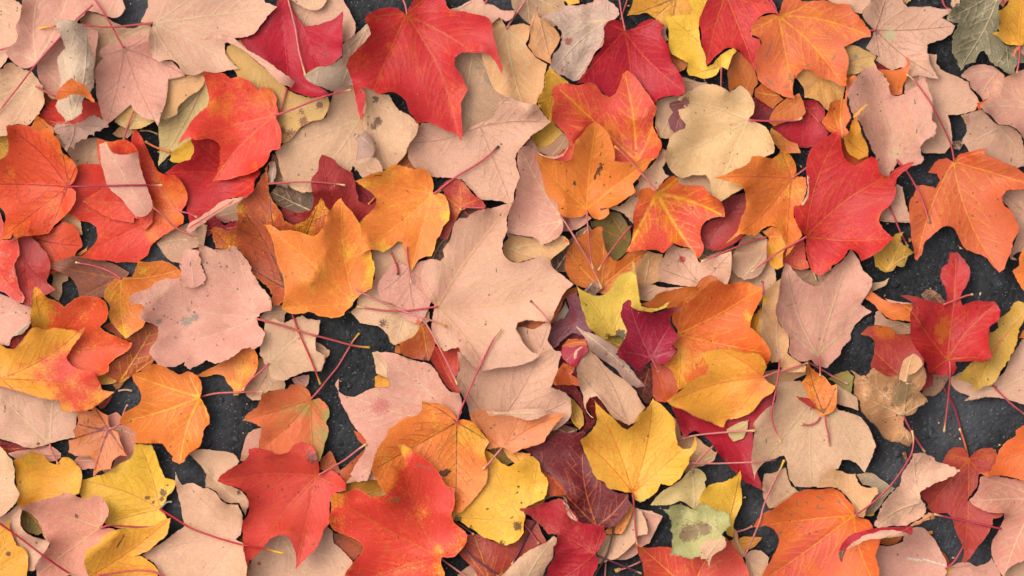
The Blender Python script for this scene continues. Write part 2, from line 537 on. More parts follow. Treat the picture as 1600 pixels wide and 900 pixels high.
def build_blade(name, leaf, pts, style, parent, org, idx, flap=False):
    global HEIGHT
    q = leaf['q']
    rnd = random.Random(idx * 7919 + (31 if flap else 0))
    dry = q.get('spots', 0) >= 0.8 or q.get('wr') or q.get('mold')
    poly = smooth_outline(pts, rnd, 3.6, 0.8 if dry else 0.38)
    lo, hi = poly.min(0), poly.max(0)
    base = np.array(leaf['b'], float)
    tips = [] if flap else leaf['t']
    prim, sec = veins_of(base, tips, poly, rnd)
    if flap:
        c = poly.mean(0)
        e = poly - c
        ax = np.linalg.svd(e, full_matrices=False)[2][0]
        s = e @ ax
        prim = [np.array([c + ax * s.min() * 0.9 + ax * (s.max() - s.min()) * 0.9 * k / 8 for k in range(9)])]
    size = float(np.hypot(*(hi - lo)))
    step = 7.0 if size > 120 else (5.5 if size > 60 else 4.0)
    # --- vertices: outline, vein lines, interior lattice, rings round the bruises
    V = [tuple(p) for p in poly]
    n_out = len(V)
    E = []
    lines = []
    for l in prim + sec:
        ok = inside(l, poly)
        lines.append((l, ok))
    oa, ob = poly, np.roll(poly, -1, 0)
    cpts = [poly]
    for l, ok in lines:
        prev = None
        if ok.any():
            ed_l = seg_dist(l, oa, ob)[0]
        for k in range(len(l)):
            if ok[k] and ed_l[k] > 1.6:
                V.append((l[k][0], l[k][1])); cur = len(V) - 1
                if prev is not None:
                    E.append((prev, cur))
                prev = cur
            else:
                prev = None
    nv0 = len(V)
    C = np.array(V)
    spots_on = leaf['k'] if not flap else []
    ring = []
    for (sx, sy, r, a) in spots_on:
        if 'pc' in q and r < 14 and not leaf['d']:
            ring.append((sx, sy))
            for rr in (0.55, 1.0, 1.5):
                for k in range(8):
                    an = k * math.pi / 4 + rr
                    ring.append((sx + math.cos(an) * r * rr, sy + math.sin(an) * r * rr))
    dash = leaf['d'] if not flap else []
    for (x0, y0, x1, y1, w) in dash:
        L = math.hypot(x1 - x0, y1 - y0)
        m = max(1, int(L / 2.2))
        for k in range(m + 1):
            for o_ in (-1.6, -0.7, 0, 0.7, 1.6):
                ring.append((x0 + (x1 - x0) * k / m - (y1 - y0) / (L + .01) * o_ * w / 3, y0 + (y1 - y0) * k / m + (x1 - x0) / (L + .01) * o_ * w / 3))
    gx = np.arange(lo[0], hi[0] + step, step)
    gy = np.arange(lo[1], hi[1] + step, step * 0.866)
    G = np.array([(x + (step / 2 if j % 2 else 0), y) for j, y in enumerate(gy) for x in gx])
    G = G + np.array([[rnd.uniform(-1, 1), rnd.uniform(-1, 1)] for _ in range(len(G))]) * step * 0.18
    if ring:
        rg = np.array(ring)
        near = np.zeros(len(G), bool)
        for s in range(0, len(rg), 300):
            near |= (((G[:, None] - rg[None, s:s + 300]) ** 2).sum(2).min(1) < 4.0)
        G = np.concatenate([G[~near], rg])
    G = G[inside(G, poly)]
    if len(G):
        dmin = np.full(len(G), 1e9)
        for s in range(0, len(C), 400):
            dd = ((G[:, None] - C[None, s:s + 400]) ** 2).sum(2).min(1)
            dmin = np.minimum(dmin, dd)
        dmin = np.where(np.arange(len(G)) >= len(G), 9, dmin)
        G = G[dmin > (step * 0.42) ** 2]
        V += [tuple(p) for p in G]
    r = delaunay_2d_cdt([Vector(v) for v in V], E, [list(range(n_out))], 1, 1e-4)
    P = np.array([(v.x, v.y) for v in r[0]])
    tris = [tuple(f) for f in r[2]]
    if prim:
        # a triangle whose corners all lie on veins needs a point of blade in its middle
        LA = np.concatenate([l[:-1] for l in prim + sec]); LB = np.concatenate([l[1:] for l in prim + sec])
        dv, _ = seg_dist(P, LA, LB)
        T0 = np.array(tris)
        cen = P[T0].mean(1)
        bad = (dv[T0] < 0.4).all(1)
        if bad.any():
            cand = cen[bad]
            cand = cand[seg_dist(cand, LA, LB)[0] > 0.7]
            if len(cand):
                V += [tuple(c_) for c_ in cand]
                r = delaunay_2d_cdt([Vector(v) for v in V], E, [list(range(n_out))], 1, 1e-4)
                P = np.array([(v.x, v.y) for v in r[0]])
                tris = [tuple(f) for f in r[2]]
    used = sorted({i for f in tris for i in f})
    rm = {o: k for k, o in enumerate(used)}
    P = P[used]
    tris = [tuple(rm[i] for i in f) for f in tris]
    # counter clockwise as seen from above (photo y points down)
    T = np.array(tris)
    a, b, c = P[T[:, 0]], P[T[:, 1]], P[T[:, 2]]
    area = (b[:, 0] - a[:, 0]) * (c[:, 1] - a[:, 1]) - (b[:, 1] - a[:, 1]) * (c[:, 0] - a[:, 0])
    T = np.where((area > 0)[:, None], T[:, ::-1], T)
    # --- fields on the vertices
    PA = np.concatenate([l[:-1] for l in prim]) if prim else np.zeros((0, 2))
    PB = np.concatenate([l[1:] for l in prim]) if prim else np.zeros((0, 2))
    PW = np.concatenate([np.linspace(1.2, 0.6, len(l) - 1) for l in prim]) if prim else np.zeros(0)
    SA = np.concatenate([l[:-1] for l in sec]) if sec else np.zeros((0, 2))
    SB = np.concatenate([l[1:] for l in sec]) if sec else np.zeros((0, 2))
    vd, vi = seg_dist(P, PA, PB)
    vdn = vd / (PW[vi] * q.get('vw', 1.2) / 1.2 if len(PW) else 1.0)
    sd, _ = seg_dist(P, SA, SB)
    ed, _ = seg_dist(P, oa, ob)
    # --- drape over what already lies there
    i0 = max(0, int((lo[0] - X0) / CELL) - 6); i1 = min(GW, int((hi[0] - X0) / CELL) + 8)
    j0 = max(0, int((lo[1] - Y0) / CELL) - 6); j1 = min(GH, int((hi[1] - Y0) / CELL) + 8)
    gxx, gyy = np.meshgrid(X0 + CELL * np.arange(i0, i1), Y0 + CELL * np.arange(j0, j1))
    GP = np.stack([gxx.ravel(), gyy.ravel()], 1)
    M = inside(GP, poly).reshape(gxx.shape)
    Mf = M.astype(float)
    Hc = HEIGHT[j0:j1, i0:i1]
    ged, _ = seg_dist(GP, np.array(pts, float), np.roll(np.array(pts, float), -1, 0))
    ged = ged.reshape(M.shape)
    base_gap = 0.7
    hb = blur(maxf(Hc, 3), 3) + base_gap
    nm = np.where(Mf > 0, 1.0, 0.0)
    # only obstacles below the blade count
    z = np.where(M, hb, 0)
    RB_ = 5
    den = blur(Mf, RB_)
    for _ in range(18):
        zb = blur(z * Mf, RB_) / np.maximum(den, 1e-6)
        z = np.where(M, np.maximum(hb, zb), 0)
    # curl, folds and waves of the blade itself
    ox, oy = rnd.randrange(0, 300), rnd.randrange(0, 200)
    def nz(f):
        return np.roll(np.roll(f, ox, 1), oy, 0)[j0:j1, i0:i1]
    curl = 1.35 * q.get('curl', 4.5) * (0.5 if flap else 1.0) * min(1.0, size / 130)
    rim = np.exp(-ged / 12.0)
    zc = curl * rim * np.clip(0.55 + 0.8 * nz(N_BIG), 0, 2.2)
    zc += (4.2 if not flap else 0.8) * min(1, size / 130) * np.clip(nz(N_BIG) + 1.2, 0, 3.4)
    an = rnd.uniform(0, 6.28)                                    # one side of a loose leaf sits higher, some lobe tips lift
    tl = ((gxx - 0.5 * (lo[0] + hi[0])) * math.cos(an) + (gyy - 0.5 * (lo[1] + hi[1])) * math.sin(an)) / (size * 0.5 + 1)
    if not flap:
        zc += rnd.uniform(0, 5.0) * min(1, size / 130) * np.clip(0.5 + 0.5 * tl, 0, 1.3) ** 1.5
        for (tx, ty) in leaf['t']:
            a_ = max(0.0, rnd.uniform(-5, 11)) * min(1, size / 130)
            if a_ > 0:
                zc += a_ * np.exp(-((gxx - tx) ** 2 + (gyy - ty) ** 2) / (0.2 * size) ** 2)
    if dry:
        zc += (3.6 if q.get('wr') else 2.3) * np.clip(nz(N_MID) + 1.5, 0, 3.5) + (2.0 * np.clip(nz(N_FINE) + 1.5, 0, 3.5) if q.get('wr') else 0)
    else:
        zc += 0.75 * np.clip(nz(N_MID) + 1.5, 0, 3.4)
    if len(PA):
        gvd, _ = seg_dist(GP, PA[::2], PB[::2])
        gvd = gvd.reshape(M.shape)
        zc += (q.get('fold', rnd.uniform(2.5, 6.5)) if not flap else 0) * min(1, size / 150) * (1 - np.exp(-gvd / 16.0))
    if flap:
        hw = max(5.0, float(gvd[M].max()) if M.any() else 5.0)
        zc += min(q.get('fb', 24.0), 0.8 * hw) * np.sqrt(np.clip(1 - (gvd / hw) ** 2, 0, 1))
    if 'roll' in q and not flap:
        x0, y0, x1, y1, R = q['roll']
        A, B = np.array([[x0, y0]]), np.array([[x1, y1]])
        dl, _ = seg_dist(GP, A, B)
        dl = dl.reshape(M.shape)
        w = np.percentile(dl[M], 96) * 1.02 if M.any() else 10
        zc += R * np.sqrt(np.clip(1 - (dl / w) ** 2, 0, 1))
    z = z + np.where(M, blur(zc, 1), 0)
    zb = blur(z * Mf, 2) / np.maximum(blur(Mf, 2), 1e-6)
    zf = np.where(M, z, np.where(zb > 0, zb, z.max() if M.any() else 1))
    Z = sample(zf, P[:, 0], P[:, 1], i0, j0)
    sign = 0.7 if style.split('/')[0] in PALE else -0.5
    Z = Z + sign * np.clip(1 - vd / 3.0, 0, 1) + 0.35 * sign * np.clip(1 - sd / 3.0, 0, 1)
    HEIGHT[j0:j1, i0:i1] = np.where(M, np.maximum(Hc, z + 0.5), Hc)
    # --- colour fields
    mixv = np.zeros(len(P)); spot = np.zeros(len(P))
    for (sx, sy, rr, aa) in spots_on:
        dd = np.hypot(P[:, 0] - sx, P[:, 1] - sy) / max(rr, 0.5)
        if 'pc' in q and rr < 20 and not leaf['d']:
            spot = np.maximum(spot, aa * np.clip(1.22 - dd * 0.75, 0, 1))
        else:
            mixv = np.maximum(mixv, aa * np.exp(-(dd * 0.95) ** 2.4))
    if not any(('pc' not in q) or leaf['d'] or k[2] >= 20 for k in spots_on):
        an = rnd.uniform(0, 6.28)
        g = ((P - P.mean(0)) @ np.array([math.cos(an), math.sin(an)])) / (size * 0.5 + 1)
        mixv += 0.22 + 0.28 * g
    for (x0, y0, x1, y1, w) in dash:
        dd, _ = seg_dist(P, np.array([[x0, y0]]), np.array([[x1, y1]]))
        spot = np.maximum(spot, np.clip(1.3 - dd / (w * 0.32), 0, 1))
    mixv *= 0.8
    mixv += 0.10 * np.exp(-ed / 6.0)
    # --- top, underside and rim
    bx, by, bz = org
    t = 0.55
    X, Yw = world_xy(P[:, 0], P[:, 1])
    top = np.stack([X - bx, Yw - by, Z * S - bz], 1)
    bot = top.copy(); bot[:, 2] -= t * S
    n = len(P)
    ec = {}
    for f in T:
        for k in range(3):
            e = (int(f[k]), int(f[(k + 1) % 3]))
            ec[e] = 1
    redge = [(a_, b_) for (a_, b_) in ec if (b_, a_) not in ec]
    rv = sorted({v for e in redge for v in e})
    ri = {v: 2 * n + k for k, v in enumerate(rv)}
    nr = len(rv)
    rimq = [(ri[a_], ri[a_] + nr, ri[b_] + nr, ri[b_]) for (a_, b_) in redge]      # the cut edge keeps vertices of its own
    faces = [tuple(int(v) for v in f) for f in T] + [tuple(int(v) + n for v in f[::-1]) for f in T] + rimq
    sm = [True] * (2 * len(T)) + [False] * len(rimq)
    dup = lambda v: np.concatenate([v, v, v[rv], v[rv]])
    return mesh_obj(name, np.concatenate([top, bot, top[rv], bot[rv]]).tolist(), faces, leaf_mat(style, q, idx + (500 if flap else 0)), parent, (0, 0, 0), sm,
                    dict(vd=dup(vdn), sd=dup(sd), ed=dup(ed), mix=dup(mixv), spot=dup(spot)))


def build_stem(leaf, path, parent, org, idx):
    global HEIGHT
    q = leaf['q']
    rnd = random.Random(idx * 31 + len(path) * 7)
    p = np.array(path, float)
    # smooth path
    pts = []
    for i in range(len(p) - 1):
        p0, p1, p2, p3 = p[max(0, i - 1)], p[i], p[i + 1], p[min(len(p) - 1, i + 2)]
        m = max(2, int(np.hypot(*(p2 - p1)) / 5))
        for k in range(m):
            s = k / m
            pts.append(0.5 * ((2 * p1) + (-p0 + p2) * s + (2 * p0 - 5 * p1 + 4 * p2 - p3) * s * s + (-p0 + 3 * p1 - 3 * p2 + p3) * s ** 3))
    pts.append(p[-1])
    P = np.array(pts)
    n = len(P)
    al = np.linspace(0, 1, n)
    R = 2.0 + 0.45 * np.exp(-al * 9) + 1.15 * np.clip((al - 0.93) / 0.07, 0, 1) ** 1.5
    R *= 0.67 + 0.12 * (idx % 5) / 4
    h = np.maximum.reduce([sample(HEIGHT, P[:, 0] + dx, P[:, 1] + dy) for dx in (-2, 0, 2) for dy in (-2, 0, 2)])
    lowz = h + R * 0.8
    z = lowz.copy()
    for _ in range(60):
        zz = np.pad(z, 1, mode='edge')
        z = np.maximum(lowz, (zz[:-2] + zz[2:]) / 2)
    z += 0.8 * np.sin(al * math.pi) * rnd.uniform(0.2, 1.5)
    bx, by, bz = org
    Xc, Yc = world_xy(P[:, 0], P[:, 1])
    C3 = np.stack([Xc - bx, Yc - by, z * S - bz], 1)
    tan = np.gradient(C3, axis=0)
    tan /= np.linalg.norm(tan, axis=1)[:, None] + 1e-12
    side = np.cross(tan, [0, 0, 1]); side /= np.linalg.norm(side, axis=1)[:, None] + 1e-12
    up = np.cross(side, tan)
    K = 8
    verts, faces, along = [], [], []
    for i in range(n):
        for k in range(K):
            a = 2 * math.pi * k / K
            verts.append(tuple(C3[i] + R[i] * S * (math.cos(a) * side[i] + math.sin(a) * up[i])))
            along.append(al[i])
    for i in range(n - 1):
        for k in range(K):
            k2 = (k + 1) % K
            faces.append((i * K + k, i * K + k2, (i + 1) * K + k2, (i + 1) * K + k))
    verts.append(tuple(C3[0] - tan[0] * R[0] * 0.4 * S)); along.append(0.0)
    verts.append(tuple(C3[-1] + tan[-1] * R[-1] * 0.6 * S)); along.append(1.0)
    for k in range(K):
        k2 = (k + 1) % K
        faces.append((n * K, k2, k))
        faces.append((n * K + 1, (n - 1) * K + k, (n - 1) * K + k2))
    for i in range(n):
        gi, gj = int(round((P[i, 0] - X0) / CELL)), int(round((P[i, 1] - Y0) / CELL))
        for dj in (-1, 0, 1):
            for di in (-1, 0, 1):
                if 0 <= gi + di < GW and 0 <= gj + dj < GH:
                    HEIGHT[gj + dj, gi + di] = max(HEIGHT[gj + dj, gi + di], z[i] + R[i] - 0.6 * (abs(di) + abs(dj)))
    c = q.get('sc', rnd.choice(['PK', 'PK', (206, 88, 84), (212, 104, 98)]))
    return mesh_obj("stem", verts, faces, stem_mat(c, q.get('knob', 'YT')), parent, (0, 0, 0), None, dict(along=along))


# ------------------------------------------------------------------ the asphalt
def icosa():
    f = (1 + 5 ** 0.5) / 2
    v = np.array([(-1, f, 0), (1, f, 0), (-1, -f, 0), (1, -f, 0), (0, -1, f), (0, 1, f), (0, -1, -f), (0, 1, -f), (f, 0, -1), (f, 0, 1), (-f, 0, -1), (-f, 0, 1)]) / math.hypot(1, f)
    t = [(0,11,5),(0,5,1),(0,1,7),(0,7,10),(0,10,11),(1,5,9),(5,11,4),(11,10,2),(10,7,6),(7,1,8),(3,9,4),(3,4,2),(3,2,6),(3,6,8),(3,8,9),(4,9,5),(2,4,11),(6,2,10),(8,6,7),(9,8,1)]
    return v, np.array(t)


def build_ground():
    gm = asphalt_mat("asphalt", lin((22, 22, 24)), lin((40, 40, 43)), lin((190, 188, 186)))
    n = 220
    xs = np.linspace(-0.5, 0.5, n); ys = np.linspace(-0.32, 0.32, int(n * 0.64))
    gx, gy = np.meshgrid(xs, ys)
    px, py = gx.ravel() / S + 800, 450 - gy.ravel() / S
    z = -0.0008 + sample(N_MID, px, py) * 0.00035 + sample(N_FINE, px, py) * 0.0003
    w = len(xs); hgt = len(ys)
    edge = (np.abs(gx.ravel()) > 0.495) | (np.abs(gy.ravel()) > 0.316)
    z = np.where(edge, -0.0008, z)
    verts = np.stack([gx.ravel(), gy.ravel(), z], 1).tolist()
    faces = [(j * w + i, j * w + i + 1, (j + 1) * w + i + 1, (j + 1) * w + i) for j in range(hgt - 1) for i in range(w - 1)]
    # the sheet runs on flat to the horizon
    far = 60.0
    b = len(verts)
    verts += [(-far, -far, -0.0008), (far, -far, -0.0008), (far, far, -0.0008), (-far, far, -0.0008)]
    c = [0, w - 1, hgt * w - 1, (hgt - 1) * w]
    bottom = [i for i in range(w)]
    right = [j * w + w - 1 for j in range(hgt)]
    topr = [(hgt - 1) * w + i for i in range(w - 1, -1, -1)]
    left = [j * w for j in range(hgt - 1, -1, -1)]
    faces += [tuple([b, b + 1] + bottom[::-1]), tuple([b + 1, b + 2] + right[::-1]), tuple([b + 2, b + 3] + topr[::-1]), tuple([b + 3, b] + left[::-1])]
    o = mesh_obj("asphalt_ground", verts, faces, gm, None, (0, 0, 0))
    o['kind'] = 'structure'
    # the stones that stand proud of the binder, all one mass
    sm = asphalt_mat("asphalt_stone", lin((26, 27, 31)), lin((66, 67, 72)), lin((200, 198, 194)))
    iv, it = icosa()
    r = np.random.default_rng(11)
    m = 9000
    cx, cy = r.uniform(-0.40, 0.40, m), r.uniform(-0.24, 0.24, m)
    rad = np.clip(r.lognormal(0.6, 0.6, m), 0.8, 9) * S
    vs, fs = [], []
    for i in range(m):
        sc = rad[i] * np.array([r.uniform(0.7, 1.3), r.uniform(0.7, 1.3), r.uniform(0.35, 0.6)])
        a = r.uniform(0, 6.28)
        v = iv * (1 + r.uniform(-0.22, 0.22, (12, 1)))
        v = v * sc
        v = np.stack([v[:, 0] * math.cos(a) - v[:, 1] * math.sin(a), v[:, 0] * math.sin(a) + v[:, 1] * math.cos(a), v[:, 2]], 1)
        vs.append(v + np.array([cx[i], cy[i], -0.0007 + rad[i] * 0.05]))
        fs.append(it + 12 * i)
    o = mesh_obj("asphalt_aggregate", np.concatenate(vs).tolist(), np.concatenate(fs).tolist(), sm, None, (0, 0, 0), [False] * (20 * m))
    o['kind'] = 'stuff'


build_ground()

